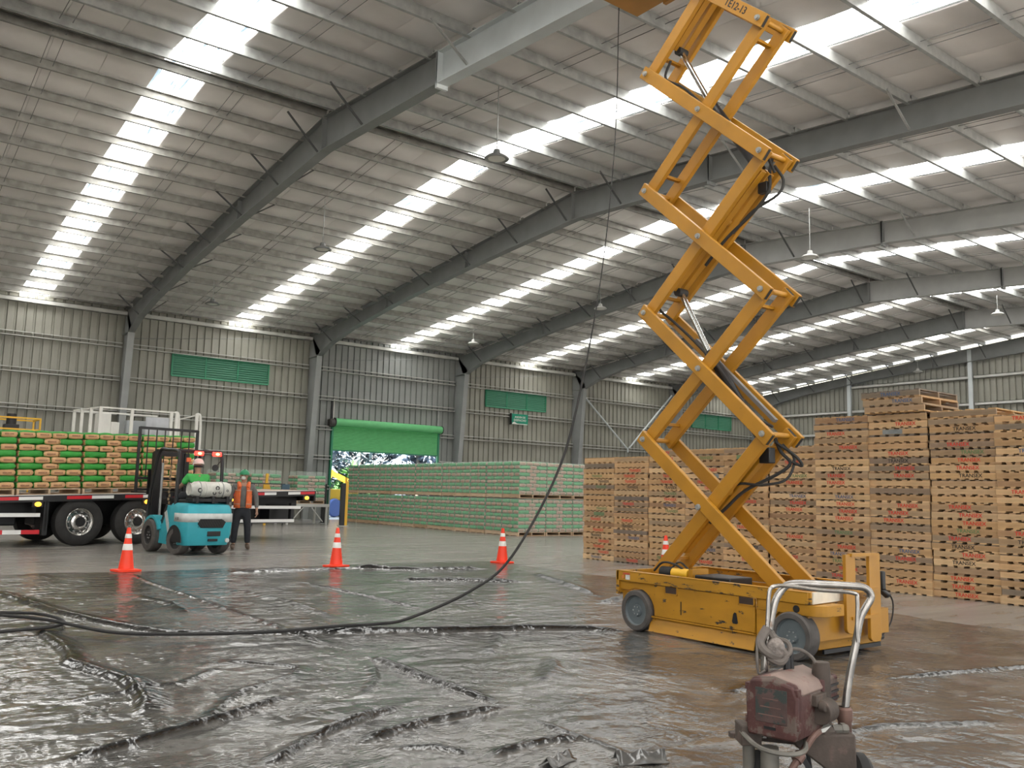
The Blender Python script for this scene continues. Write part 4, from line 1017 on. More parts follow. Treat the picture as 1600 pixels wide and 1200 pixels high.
grow('trousers', [([(0, 0, .99), (0, 0, .90)], [(.160, .118), (.165, .125)]), ([(0, 0, .90), (-.10, 0, .80), (-.137, -.02, .48), (-.157, .005, .12)], [(.165, .125), .108, .082, .072]),
                  ([(0, 0, .90), (.10, 0, .80), (.137, -.02, .48), (.157, .005, .12)], [(.165, .125), .108, .082, .072])], trs, man)
for s in (-1, 1):
    grow('boot', [([(s*.157, .02, .13), (s*.160, .02, .06), (s*.170, -.09, .045), (s*.176, -.17, .038)], [.06, .058, .050, .038])], boot, man)
    v = MB(); rows = 9; colsn = 12; vs = []        # open-fronted vest panels
    for j in range(rows+1):
        t = j/rows; z = .93+.53*t; rx = .188-.0*t - .035*max(0, t-.75)*4; ry = .152-.012*t
        a0 = R(-62) if True else 0
        for k in range(colsn+1):
            a = R(-71)+(R(90)-R(-71))*k/colsn
            cut = .0
            rr = 1.0
            if t > .62 and -25 < math.degrees(a) < 32: rr = 1.0
            vs.append((s*rx*math.cos(a)*rr+0, ry*math.sin(a)*rr-.002, z))
    fs = []
    for j in range(rows):
        for k in range(colsn):
            am = -71+161*(k+.5)/colsn
            if (j+.5)/rows > .60 and -22 < am < 34: continue
            b0 = j*(colsn+1)+k; fs.append((b0, b0+1, b0+colsn+2, b0+colsn+1))
    v.add(vs, fs); vo = v.obj('vest', vest_m, man, smooth=1.2)
    sd = vo.modifiers.new('t', 'SOLIDIFY'); sd.thickness = .012; sd.offset = 1
    v = MB(); v.tube(spline([(s*.085, -.125, 1.40), (s*.105, -.085, 1.475), (s*.11, .0, 1.50), (s*.10, .09, 1.46)], 4), .042, 8); v.obj('vest_shoulder', vest_m, man)
    for z in (1.02, 1.33):
        v = MB(); v.tube([(s*.196*math.cos(R(a)), .158*math.sin(R(a)), z) for a in range(-69, 90, 12)], .014, 6); v.obj('vest_band', mat('vest_tape', (.55, .30, .20), .5), man)
hc_ = (0, -.022, 1.66)
face(man, hc_, R(14))
Rz = Matrix.Rotation(R(14), 4, 'Z')
MB().ball((-.02, -.095, 1.615), .052, .048, .046, 14, 9).obj('dust_mask', M_['white'], man)
mb = MB(); mb.ball((0, -.012, 1.70), .112, .132, .115, 22, 10, 0, .5); mb.lathe([(.112, 0), (.128, -.012), (.110, -.006)], c=(0, -.012, 1.70), n=22); mb.box(-.008, .008, -.10, .09, 1.79, 1.825); mb.obj('hard_hat', helm_g, man)
MB().prism([(-.085, -.10), (.085, -.10), (.06, -.185), (-.06, -.185)], 'z', 1.688, 1.700).obj('hat_brim', helm_g, man, bevel=.004)
mb = MB(); mb.tube([(.076*math.cos(R(a)), -.012+.085*math.sin(R(a)), 1.62) for a in range(20, 165, 12)], .016, 6); mb.obj('hair', M_['rubber'], man)

# ================================================================== forklift
teal = mat('teal_forklift_paint', (.035, .36, .43), .4, 0, .08, 4, dark=(.07, .14, .15), dthr=.70, dscale=6); fl_grey = mat('forklift_pale_band', (.52, .54, .52), .5, 0, .15, 6)
FL = empty('forklift', (6.13, 18.16, 0), R(7), label='teal forklift with gas cylinder and two red lamps facing the truck', cat='forklift')
fo = lambda nm, mb, m, bevel=0, par=FL, **k: mb.obj(nm, m, par, .6, bevel, **k)
# counterweight (rear at y = 0, forward +y)
def cw(zs): pass
mb = MB()
prof = [(.20, .05, .49), (.42, 0.0, .53), (.66, -.01, .54), (.92, .02, .535), (1.02, .09, .51), (1.05, .20, .47)]   # z, rear y, half width
vs = []; n = 9
for z, y0, hw in prof:
    rowp = [(-hw, .74), (-hw, .30+y0), (-hw*.98, .12+y0), (-hw*.86, .03+y0), (-hw*.4, y0), (hw*.4, y0), (hw*.86, .03+y0), (hw*.98, .12+y0), (hw, .30+y0), (hw, .74)]
    vs += [(x, y, z) for x, y in rowp]
n = 10
fs = [(j*n+k, j*n+(k+1) % n, (j+1)*n+(k+1) % n, (j+1)*n+k) for j in range(len(prof)-1) for k in range(n)] + [tuple(range(n)), tuple(range((len(prof)-1)*n, len(prof)*n))]
mb.add(vs, fs); fo('counterweight', mb, teal, .012)
mb = MB(); vs = []
for z, y0, hw in ((.675, -.018, .546), (.85, -.006, .545)):
    vs += [(-hw, .5, z), (-hw, .30+y0, z), (-hw*.98, .12+y0, z), (-hw*.86, .03+y0, z), (-hw*.4, y0, z), (hw*.4, y0, z), (hw*.86, .03+y0, z), (hw*.98, .12+y0, z), (hw, .30+y0, z), (hw, .5, z)]
mb.add(vs, [(k, k+1, n+k+1, n+k) for k in range(9)]); o = fo('pale_band', mb, fl_grey); sd = o.modifiers.new('t', 'SOLIDIFY'); sd.thickness = .006
mb = MB(); mb.prism([(-.22, .74), (.24, .74), (.33, .68), (.27, .56), (-.20, .56), (-.27, .64)], 'y', -.032, .02); gr_ = fo('grille', mb, M_['black'], .006)
for k in range(-4, 5):
    mb = MB(); mb.tube([(k*.055-.05, -.036, .57), (k*.055+.06, -.036, .73)], .0035, 5); mb.tube([(k*.055+.05, -.036, .57), (k*.055-.06, -.036, .73)], .0035, 5); mb.obj('grille_wire', M_['rubber'], gr_)
mb = MB(); mb.box(-.05, .24, -.012, .06, .39, .49); fo('drawbar_recess', mb, M_['black'], .012)
mb = MB(); mb.box(-.02, .18, -.008, .06, .285, .335); fo('lower_recess', mb, M_['black'])
mb = MB(); mb.cyl((.40, -.0, .30), (.40, .04, .30), .045, 14); fo('tow_cap', mb, fl_grey)
o = put(text_mesh('H 30', .085, M_['black']), 'lettering', FL, (-.547, .36, .735)); o.rotation_euler = (PI/2, 0, -PI/2)
# chassis and flank
mb = MB(); fl_side = [(.66, .18), (.66, .60), (.78, .95), (.95, 1.0), (1.15, .62), (1.45, .50), (1.62, .48), (1.62, .20)]
mb.prism(fl_side, 'x', -.50, .50); fo('body', mb, teal, .01)
mb = MB(); mb.bar((-.506, .72, .30), (-.506, 1.02, .86), .008, .12); fo('flank_stripe', mb, fl_grey)
mb = MB(); mb.prism([(1.0, .98), (1.2, .56), (1.62, .50), (1.62, .62), (1.3, .68), (1.12, 1.0)], 'x', -.47, .47); fo('floor_plate', mb, M_['black'])
for s in (-1, 1):
    mb = MB(); pts = [(1.62+.43*math.cos(R(a)), .34+.43*math.sin(R(a))) for a in range(20, 161, 14)]; q = pts + [(1.62+.37*math.cos(R(a)), .34+.37*math.sin(R(a))) for a in range(160, 19, -14)]
    mb.prism(q, 'x', s*.36, s*.56); fo('mudguard', mb, teal)
    # steer wheel and drive wheel
    wheel_parts(FL, s*.43, .47, .275, .272, .20, s, tyre_g, M_['rubber'], .62)
    wheel_parts(FL, s*.50, 1.62, .345, .342, .22, s, tyre_g, M_['rubber'], .60)
for w_ in [c for c in FL.children if c.name.startswith('wheel') and c.location.y < 1]: w_.rotation_euler = (0, 0, R(14))
# rear wheel openings
for s in (-1, 1):
    mb = MB(); pts = [(.47+.345*math.cos(R(a)), .26+.345*math.sin(R(a))) for a in range(0, 181, 15)]
    mb.prism(pts, 'x', s*.528, s*.545); fo('wheel_opening', mb, M_['black'])
# seat, gas cylinder, cabin
mb = MB(); mb.box(-.25, .25, .62, 1.05, 1.02, 1.12); mb.box(-.25, .25, .56, .66, 1.10, 1.48); fo('seat', mb, M_['black'], .03)
cyl_m = mat('gas_cylinder_paint', (.55, .55, .50), .45, 0, .18, 7)
tank = empty('gas_cylinder', (0, 0, 0), 0, FL)
MB().lathe([(0, -.44), (.11, -.44), (.125, -.46), (.13, -.40), (.16, -.36), (.165, -.30), (.165, -.16), (.171, -.155), (.171, -.135), (.165, -.13), (.165, .13), (.171, .135), (.171, .155), (.165, .16), (.165, .33), (.14, .40), (.0, .42)], 'x', c=(.10, .30, 1.335), n=26).obj('cylinder_shell', cyl_m, tank)
mb = MB(); mb.lathe([(.13, -.47), (.118, -.47), (.118, -.40)], 'x', c=(.10, .30, 1.335), n=22); mb.obj('collar', cyl_m, tank)
for x, z, r_ in ((-.20, 1.32, .05), (.18, 1.37, .045), (.12, 1.27, .04), (.24, 1.28, .03), (.40, 1.32, .025)):
    mb = MB(); a = math.asin((z-1.335)/.166); y = .30-.167*math.cos(a)
    mb.v = []; mb.lathe([(r_*.55, 0), (r_, 0), (r_, .004), (r_*.55, .004)], 'y', n=14); mb.v = [(v[0]+x, v[1]*1+y-.004+abs(v[2])*abs(v[2])*2.2+(v[2])*math.tan(-a)*0, v[2]+z) for v in mb.v]; mb.obj('cylinder_marking', M_['black'], tank)
mb = MB(); mb.box(-.34, .50, .14, .48, 1.085, 1.15)
for x in (-.25, .1, .42): mb.box(x-.03, x+.03, .12, .5, 1.05, 1.2)
fo('cylinder_cradle', mb, M_['black'], .006)
for x in (-.17, .32):
    mb = MB(); mb.tube([(x, .30+.172*math.cos(R(a)), 1.335+.172*math.sin(R(a))) for a in range(0, 361, 20)], .010, 5); fo('strap', mb, M_['galv'])
# overhead guard
for s in (-1, 1):
    mb = MB(); mb.tube(spline([(s*.48, .62, 1.0), (s*.48, .60, 1.5), (s*.47, .62, 2.0), (s*.46, .74, 2.13), (s*.46, 1.2, 2.16), (s*.46, 1.62, 2.14), (s*.47, 1.86, 1.6), (s*.48, 2.02, .95), (s*.47, 2.02, .6)], 6), .036, 10); fo('guard_pillar', mb, M_['black'])
for y in (.72, .95, 1.15, 1.35, 1.6):
    mb = MB(); mb.bar((-.46, y, 2.15), (.46, y, 2.15), .04, .04); fo('roof_bar', mb, M_['black'])
lamp_r = mat('red_rotating_lamp', (.9, .02, .02), .3, emit=4.0, ecol=(1.0, .03, .02)); lamp_o = mat('lamp_core', (1, .5, .2), .3, emit=6.0, ecol=(1.0, .35, .10))
for x in (-.06, .34):
    lp = empty('rear_lamp', (x, .60, 2.09), 0, FL)
    MB().box(-.10, .10, -.03, .03, -.045, .045).obj('lamp_lens', lamp_r, lp, bevel=.02); MB().ball((0, -.032, 0), .045, .015, .03, 10, 6).obj('bulb', lamp_o, lp)
for x in (-.27,): MB().box(x-.05, x+.05, .6, .64, 1.90, 1.99).obj('indicator', mat('orange_indicator', (.7, .13, .04), .4), FL, bevel=.01)
mb = MB(); mb.cyl((.34, .66, 1.8), (.34, .64, 1.8), .07, 16); mb.tube([(.46, .65, 1.95), (.34, .65, 1.8)], .01, 5); fo('mirror', mb, M_['black'])
mb = MB(); mb.tube([(0+.15*math.cos(R(a)), 1.45+.05*math.sin(R(a)), 1.28+.14*math.sin(R(a))) for a in range(0, 361, 20)], .013, 6); fo('steering_wheel', mb, M_['black'])
mb = MB(); mb.bar((0, 1.47, 1.27), (0, 1.7, .8), .06, .06); fo('steering_column', mb, M_['black'])
# mast and load backrest
for s in (-1, 1):
    mb = MB(); mb.box(s*.34-.05, s*.34+.05, 2.06, 2.22, .08, 2.12); fo('mast_rail', mb, M_['black'])
    mb = MB(); mb.box(s*.26-.04, s*.26+.04, 2.10, 2.24, .3, 2.2); fo('mast_rail', mb, M_['black'])
    mb = MB(); mb.cyl((s*.18, 2.14, .2), (s*.18, 2.14, 1.9), .035, 10); fo('lift_cylinder', mb, M_['galv'])
for z in (.45, 1.2, 2.1): mb = MB(); mb.box(-.36, .36, 2.18, 2.24, z-.05, z+.05); fo('mast_cross', mb, M_['black'])
mb = MB()
for k in range(14): mb.tube([(.0+.02*(k % 2), 2.12, .75+k*.08), (.0+.02*(k % 2), 2.12, .75+k*.08+.06)], .022, 6)
fo('lift_chain', mb, mat('greased_chain', (.30, .22, .12), .5, .4))
br = empty('load_backrest', (0, 0, 0), 0, FL)
for x in (-.66, .66): MB().box(x-.03, x+.03, 2.30, 2.34, 1.25, 2.68).obj('backrest_post', M_['black'], br, smooth=0)
for z in (1.3, 1.55, 2.66): MB().box(-.66, .66, 2.30, 2.34, z-.03, z+.03).obj('backrest_rail', M_['black'], br, smooth=0)
for k in range(1, 7): MB().box(-.66+k*.1886-.009, -.66+k*.1886+.009, 2.305, 2.33, 1.55, 2.66).obj('backrest_bar', M_['black'], br, smooth=0)
for s in (-1, 1):
    mb = MB(); mb.box(s*.35-.05, s*.35+.05, 2.36, 3.25, 1.22, 1.26); mb.box(s*.35-.05, s*.35+.05, 2.34, 2.38, 1.2, 1.75); fo('fork', mb, M_['black'])
# --- driver
drv = empty('person', (6.13-math.sin(R(7))*.86+.06, 18.16+math.cos(R(7))*.86, 1.10), R(187), label='forklift driver seated with back turned, bright green shirt and white helmet', cat='person')
gsh = mat('bright_green_shirt', (.06, .46, .10), .8, 0, .08, 9)
dl = [(-.20, 0, .50), (-.27, -.10, .34), (-.24, -.32, .26), (-.16, -.50, .30)]; drr = [(.20, 0, .50), (.27, -.10, .34), (.24, -.32, .26), (.15, -.50, .30)]
ch = [([(0, 0, .08), (0, .0, .28), (0, 0, .48), (0, -.005, .58)], [(.14, .11), (.13, .10), (.13, .09), .055]), (head_chain((0, -.005, .58)), HR),
      ([(0, 0, .48)]+dl, [(.13, .09), .06, .046, .038, .028]), ([(0, 0, .48)]+drr, [(.13, .09), .06, .046, .038, .028]),
      ([(0, 0, .08), (-.12, -.25, .10), (-.14, -.46, .08), (-.14, -.54, -.36)], [(.14, .11), .085, .065, .045]), ([(0, 0, .08), (.12, -.25, .10), (.14, -.46, .08), (.14, -.54, -.36)], [(.14, .11), .085, .065, .045])]
ch += hand(dl[-1], (.1, -1, .1), (1, 0, .3), (0, .1, -1)) + hand(drr[-1], (-.1, -1, .1), (-1, 0, .3), (0, .1, -1))
grow('body', ch, skin_m, drv)
grow('shirt', [([(0, 0, .06), (0, 0, .26), (0, 0, .48), (0, 0, .555)], [(.16, .13), (.165, .13), (.165, .115), (.075, .075)]), ([(0, 0, .48)]+dl[:2], [(.165, .115), .082, .065]), ([(0, 0, .48)]+drr[:2], [(.165, .115), .082, .065])], gsh, drv)
grow('trousers', [([(0, 0, .08), (-.12, -.25, .10), (-.14, -.46, .08), (-.14, -.54, -.34)], [(.155, .12), .10, .085, .065]), ([(0, 0, .08), (.12, -.25, .10), (.14, -.46, .08), (.14, -.54, -.34)], [(.155, .12), .10, .085, .065])], trs, drv)
for s in (-1, 1): grow('boot', [([(s*.14, -.52, -.35), (s*.14, -.53, -.42), (s*.145, -.66, -.44)], [.055, .05, .04])], boot, drv)
face(drv, (0, -.022, .74), 0)
mb = MB(); mb.ball((0, -.012, .785), .112, .132, .112, 22, 10, 0, .5); mb.lathe([(.112, 0), (.128, -.012), (.110, -.006)], c=(0, -.012, .785), n=22); mb.obj('hard_hat', M_['white'], drv)
mb = MB(); mb.tube([(.080*math.cos(R(a)), -.012+.098*math.sin(R(a)), .725) for a in range(0, 181, 12)], .026, 7); mb.obj('hair', M_['black'], drv)
# ================================================================== paint sprayer cart in the foreground
D0, XO = 4.2, 1.45
fh = Vector((.6056, .7957, 0)); rh = Vector((.7957, -.6056, 0))
sp = empty('paint_sprayer', tuple(fh*D0+rh*XO+Vector((0, 0, .006))), math.atan2(-.6056, .7957), label='dusty petrol paint sprayer cart with bent chrome handle in front of the lift', cat='paint sprayer')
red_e = mat('dusty_red_enamel', (.075, .026, .022), .65, 0, .35, 9, .2, 40, dark=(.11, .08, .065), dthr=.50, dscale=9)
dust = mat('dusty_metal', (.072, .054, .043), .7, .1, .3, 9, .15, 40, dark=(.11, .075, .06), dthr=.58, dscale=10); dust_l = mat('dusty_pale_metal', (.17, .158, .135), .6, .2, .25, 9)
rust = mat('rusty_tube', (.17, .10, .08), .6, .3, .3, 14)
so = lambda nm, mb, m, bevel=0, par=sp, **k: mb.obj(nm, m, par, .6, bevel, **k)
ta = R(-41)
E = Matrix.Translation((-.235, -.10, 0)) @ Matrix.Rotation(ta, 4, 'Z')     # engine frame: x across the face, y back
def em(mb): mb.v = [tuple(E @ Vector(v)) for v in mb.v]; return mb
# shrouded engine
eng = empty('engine', (0, 0, 0), 0, sp)
face_p = [(-.118, .335), (.112, .335), (.12, .36), (.128, .52), (.105, .575), (.0, .60), (-.105, .585), (-.128, .53), (-.125, .37)]
em(MB().prism(face_p, 'y', .012, .26)).obj('engine_shroud', red_e, eng, bevel=.012, smooth=.9)
face_q = [(x*.97, .335+(z-.335)*.975) for x, z in face_p]
em(MB().prism(face_q, 'y', -.012, .02)).obj('recoil_cover', red_e, eng, bevel=.010)
rc = MB(); rc.box(-.075, .075, -.0145, -.008, .40, .55); em(rc).obj('recoil_label', mat('worn_label', (.075, .045, .04), .7, 0, .3, 12, dark=(.03, .04, .036), dthr=.5, dscale=14), eng, bevel=.002)
mb = MB()
for k in range(3): mb.box(-.06+.01*k, .058-.012*k, -.0165, -.013, .432+k*.035, .436+k*.035)
em(mb).obj('label_stripe', rust, eng)
mb = MB(); mb.box(-.035, .02, -.016, .0, .372, .384); em(mb).obj('pull_slot', M_['black'], eng)
for x in (-.118, .112):
    for z in (.545, .40): mb = MB(); mb.box(x-.012, x+.012, -.006, .03, z-.016, z+.016); em(mb).obj('shroud_lug', red_e, eng, bevel=.003)
mb = MB(); mb.prism([(-.118, .575), (.0, .612), (.112, .575), (.13, .54), (.13, .525), (-.13, .525), (-.13, .545)], 'y', .03, .36); em(mb).obj('fuel_tank', mat('dusty_tank_top', (.23, .165, .14), .65, 0, .2, 9, dark=(.20, .09, .07), dthr=.57, dscale=8), eng, bevel=.012, smooth=.9)
mb = MB(); mb.box(-.06, .135, .26, .44, .45, .575); em(mb).obj('muffler_box', red_e, eng, bevel=.012)
mb = MB()
for k in range(3): mb.box(.135, .142, .28, .43, .47+k*.03, .48+k*.03)
em(mb).obj('muffler_slot', M_['black'], eng)
mb = MB(); mb.box(.10, .15, .14, .26, .47, .52); mb.cyl((.15, .17, .47), (.18, .17, .47), .022, 12); em(mb).obj('carburettor', dust, eng, bevel=.004)
# base tray, drive housing, pump
mb = MB(); mb.prism([(-.36, .20), (-.36, .16), (.03, .04), (.20, .10), (.20, .30), (-.1, .36)], 'z', .262, .285); so('tray', mb, dust)
mb = MB(); mb.box(-.355, -.26, -.02, .10, .275, .365); so('tray_box', mb, dust, .006)
mb = MB(); mb.tube(spline([(-.33, .10, .335), (-.345, -.02, .33), (-.30, -.14, .30), (-.20, -.19, .29), (-.11, -.15, .295), (-.06, -.02, .31)], 5), .011, 7); so('skid_rail', mb, dust_l)
mb = MB(); mb.cyl((-.01, -.06, .44), (.06, .02, .44), .055, 22); so('gear_cover', mb, dust, .004)
mb = MB(); mb.lathe([(.044, .25), (.044, .42), (.042, .60), (.038, .645), (0, .647)], c=(.045, .06, 0), n=22); so('pump_cylinder', mb, dust)
mb = MB(); mb.lathe([(.0, .235), (.060, .235), (.060, .34), (.046, .36)], c=(.05, .06, 0), n=20); so('pump_base', mb, dust)
mb = MB(); mb.prism([(-.12, .33), (.18, .33), (.185, .10), (.10, .06), (.06, .16), (-.10, .275)], 'y', .0, .12); so('drive_bracket', mb, dust, .008)
mb = MB(); mb.tube(spline([(.03, .02, .35), (-.03, -.04, .335), (-.09, -.07, .27), (-.16, -.10, .19), (-.24, -.13, .11)], 4), [.018]*4+[.017]*4+[.016]*4+[.014]*4+[.013], 9); so('suction_tube', mb, rust)
mb = MB(); mb.cyl((-.10, -.07, .26), (-.125, -.085, .235), .026, 10); so('tube_collar', mb, rust)
mb = MB(); mb.cyl((.085, .04, .345), (.16, .05, .345), .02, 10); mb.cyl((.13, .05, .345), (.15, .05, .345), .028, 6); so('outlet_fitting', mb, dust_l)
mb = MB(); mb.prism([(-.05, .335), (.06, .375), (.03, .345)], 'y', -.02, .03); so('drip_rag', mb, M_['white'])
# legs, axle and wheels
for nm, x, y, z0, r_ in (('leg', -.30, .06, .03, .028), ('leg', -.22, .0, .03, .042)):
    mb = MB(); mb.cyl((x, y, z0), (x, y, .27), r_, 14); so(nm, mb, dust_l)
for x in (.075, .135):
    mb = MB(); mb.cyl((x, .08, .02), (x, .08, .2), .012, 8); so('leg', mb, red_e)
mb = MB(); mb.bar((-.08, .02, .25), (.06, .0, .02), .02, .025); so('leg', mb, M_['black'])
mb = MB(); mb.bar((-.03, .05, .25), (.0, .04, .02), .012, .02); so('leg', mb, M_['black'])
mb = MB(); mb.cyl((-.28, .12, .11), (.26, .12, .11), .012, 10); so('axle', mb, dust)
for x in (-.25, .24):
    MB().lathe([(.06, -.03), (.09, -.04), (.11, -.02), (.11, .02), (.09, .04), (.06, .03), (.02, .02), (0, .02)], 'x', c=(x, .12, .11), n=24).obj('wheel', M_['rubber'], sp)
mb = MB(); mb.ball((-.20, .04, .12), .05, .05, .07, 12, 8); so('paint_filter', mb, mat('brass_filter', (.30, .20, .08), .6, .3, .2, 10))
# bent handles
hs = mat('worn_chrome_tube', (.36, .34, .315), .27, .9, .25, 12, dark=(.20, .15, .12), dthr=.60, dscale=8)
main = spline([(.175, .12, .40), (.20, .12, .56), (.235, .12, .72), (.26, .12, .84), (.285, .12, .89), (.315, .12, .945), (.29, .12, .985), (.22, .12, .995), (.05, .12, 1.0), (-.05, .12, 1.0), (-.10, .12, .985), (-.145, .12, .925), (-.165, .12, .85), (-.18, .12, .77), (-.20, .12, .66), (-.21, .12, .50), (-.21, .12, .28)], 5)
mb = MB(); mb.tube(main, .018, 12); so('push_handle', mb, hs, label='bent chrome push handle')
thin = spline([(.235, .09, .735), (.232, .09, .80), (.236, .09, .93), (.215, .09, .965), (.05, .09, .975), (-.10, .09, .99), (-.165, .09, .985), (-.187, .09, .955), (-.195, .09, .85), (-.20, .09, .78)], 5)
mb = MB(); mb.tube(thin, .010, 8); so('hose_hook', mb, hs)
mb = MB(); mb.lathe([(.0, .10), (.028, .10), (.031, .18), (.031, .36), (.036, .37), (.036, .42), (.026, .43)], c=(.175, .12, 0), n=18); so('handle_socket', mb, rust)
for pts, r_ in (([(-.195, .10, .79), (-.235, .08, .73), (-.22, .06, .69), (-.16, .06, .665), (-.14, .08, .70), (-.17, .10, .75)], .022), ([(-.18, .1, .77), (-.15, .07, .71), (-.12, .06, .67), (-.15, .05, .64), (-.20, .07, .66)], .018),
               ([(-.25, .08, .74), (-.26, .05, .65), (-.25, .06, .585), (-.22, .06, .60)], .006), ([(-.14, .08, .69), (-.06, .06, .70), (.0, .05, .665), (.025, .05, .615)], .008),
               ([(-.15, .09, .74), (-.11, .07, .73), (-.10, .06, .69), (-.13, .05, .66)], .012)):
    mb = MB(); mb.tube(spline(pts, 6), r_, 8); so('spray_hose', mb, mat('dusty_hose', (.14, .12, .105), .8, 0, .3, 18))
mb = MB(); mb.ball((-.165, .07, .70), .045, .035, .05, 12, 8); so('hose_wrap', mb, mat('rag_wrap', (.22, .19, .17), .9, 0, .4, 25, .6, 60))
mb = MB(); mb.cyl((-.115, .06, .66), (-.115, .06, .575), .018, 10); mb.cyl((-.095, .07, .68), (-.09, .07, .60), .012, 10); so('spray_gun', mb, M_['black'])
# crumpled offcuts of film at the bottom of the frame
for (x, y, rz, s), lb in (((3.12, 3.62, .3, 1.0), 'small crumpled twist of black film near the sprayer'), ((3.50, 3.40, -.4, 1.25), 'folded offcut of black film standing up beside the sprayer')):
    mb = MB(); vs = []; N = 9
    for j in range(N):
        for k in range(5):
            u = k/4-.5; vs.append((j*.028-.11, u*.10, .012+.055*math.exp(-((u-.1*math.sin(j))/.22)**2)*(.5+.5*math.sin(j*.9+1)**2)))
    mb.add(vs, [(j*5+k, j*5+k+1, j*5+k+6, j*5+k+5) for j in range(N-1) for k in range(4)])
    o = mb.obj('film_offcut', pl, None, 1.2); o.location = (x, y, .008); o.rotation_euler = (0, 0, rz); o.scale = (s, s, s)
    sd = o.modifiers.new('t', 'SOLIDIFY'); sd.thickness = .004; tag(o, lb, 'plastic offcut')
# ================================================================== hanging lamps
lampw = mat('lamp_reflector', (.45, .45, .43), .5, emit=.0); 
for x, y, z, lb in ((10.66, 14.76, 8.62, 'ring shaped high-bay lamp hanging before the broad skylight nearest the lift'), (10.9, 23.93, 8.58, 'high-bay lamp hanging between the two steel frames left of the door'), (10.56, 32.7, 8.25, 'high-bay lamp hanging near the eave above the louvre window'),
                    (23.12, 33.47, 8.40, 'high-bay lamp hanging near the eave above the roller door bay'), (22.75, 15.11, 8.77, 'high-bay lamp with long cord hanging beside the lift arms'), (24.4, 26.13, 9.14, 'small high-bay lamp hanging behind the rope at mid roof'),
                    (38.9, 16.72, 9.62, 'pale high-bay lamp hanging near the picture edge under the ridge'), (49.5, 25.85, 9.11, 'high-bay lamp hanging in front of the gable wall'), (36.4, 25.46, 8.99, 'high-bay lamp hanging above the tall pallet stack')):
    h = empty('hanging_lamp', (x, y, z), label=lb, cat='lamp', group='unlit lamps hanging from the roof')
    top = zb(y)+.06-z
    MB().cyl((0, 0, .16), (0, 0, top), .012, 6).obj('hanging_rod', M_['galv'], h)
    MB().lathe([(.0, .20), (.07, .20), (.09, .10), (.20, .06), (.27, .0), (.25, -.02), (.20, -.01), (.19, .02), (0, .03)], n=26).obj('lamp_housing', M_['steel'] if x < 12 else lampw, h)
    MB().lathe([(.19, -.005), (.0, -.012)], n=24).obj('lamp_glass', mat('lamp_diffuser', (.6, .6, .56), .4), h)

# ================================================================== sign
sg = empty('hanging_sign', (29.52, WY-.30, 5.22), label='green sign with two lines of white letters below the louvre window', cat='sign')
MB().box(-.56, .56, -.03, 0, 0, .58).obj('board', mat('sign_green', (.0, .22, .13), .4), sg, smooth=0)
for t, z, s in (('ANDEN DE', .40, .15), ('DESPACHO', .23, .17)):
    o = put(text_mesh(t, s, M_['white'], .002), 'lettering', sg, (0, -.034, z)); o.rotation_euler = (PI/2, 0, 0)
MB().prism([(-.55, .01), (.55, .01), (.50, .05), (-.2, .05), (-.38, .14), (-.5, .10)], 'y', -.033, -.03).obj('pale_strip', M_['white'], sg, smooth=0)
MB().box(-.62, -.56, -.03, .1, -.02, .60).obj('side_edge', M_['black'], sg, smooth=0)
for x in (-.4, .4): MB().cyl((x, -.01, .55), (x, .1, .62), .012, 6).obj('hanger', M_['galv'], sg)

# ================================================================== conveyor with wrapped loads behind the truck
cv = empty('roller_conveyor', (13.2, 33.2, 0), label='pale steel conveyor carrying wrapped bag loads along the far wall', cat='conveyor')
cm = mat('conveyor_paint', (.50, .50, .47), .5, .2)
for y in (-.55, .55): MB().box(-3.4, 2.55, y-.03, y+.03, .70, .82).obj('side_beam', cm, cv, smooth=0)
for k in range(20): MB().cyl((-3.3+k*.305, -.5, .78), (-3.3+k*.305, .5, .78), .035, 10).obj('roller', M_['galv'], cv)
for x in (-3.2, -1.2, .8, 2.45):
    for y in (-.55, .55): MB().box(x-.04, x+.04, y-.035, y+.035, 0, .70).obj('leg', cm, cv, smooth=0)
for x in (.95, 2.3): MB().bar((x, -.55, .12), (x+(.5 if x < 2 else -.5), -.55, .68), .04, .04).obj('leg_brace', cm, cv, smooth=0)
for x, lb in ((11.75, 'wrapped bag load on the conveyor partly behind the forklift'), (13.1, 'wrapped bag load on the conveyor behind the man in orange vest'), (14.98, 'wrapped bag load alone at the conveyor end beside the roller door')):
    wrapped_load(x, 33.2, .82, lb, side=True, layers=8 if x > 14 else 8)
rl = empty('safety_rail', (12.2, 31.9, 0), label='thin black safety rail standing before the conveyor loads', cat='railing')
for x in (-1.2, .1, 1.3): MB().box(x-.025, x+.025, -.02, .02, 0, 1.58).obj('post', M_['black'], rl, smooth=0)
for z in (1.0, 1.56): MB().box(-1.2, 1.3, -.015, .015, z-.02, z+.02).obj('rail', M_['black'], rl, smooth=0)
MB().box(1.20, 1.5, -.04, .06, 1.15, 1.56).obj('rail_box', mat('rail_box_blue', (.05, .10, .14), .5), rl, smooth=0)
yb = empty('yellow_stand', (12.95, 32.3, 0), label='small yellow upright panel before the conveyor load behind the man', cat='stand')
MB().box(-.04, .04, -.03, .03, 0, 1.4).obj('post', M_['yellow_bright'], yb, smooth=0); MB().prism([(-.12, 1.36), (.16, 1.36), (.10, 1.55), (.04, 1.62), (.06, 1.95), (-.04, 1.95), (-.05, 1.6), (-.12, 1.52)], 'y', -.035, .035).obj('plate', M_['yellow_bright'], yb, smooth=0)

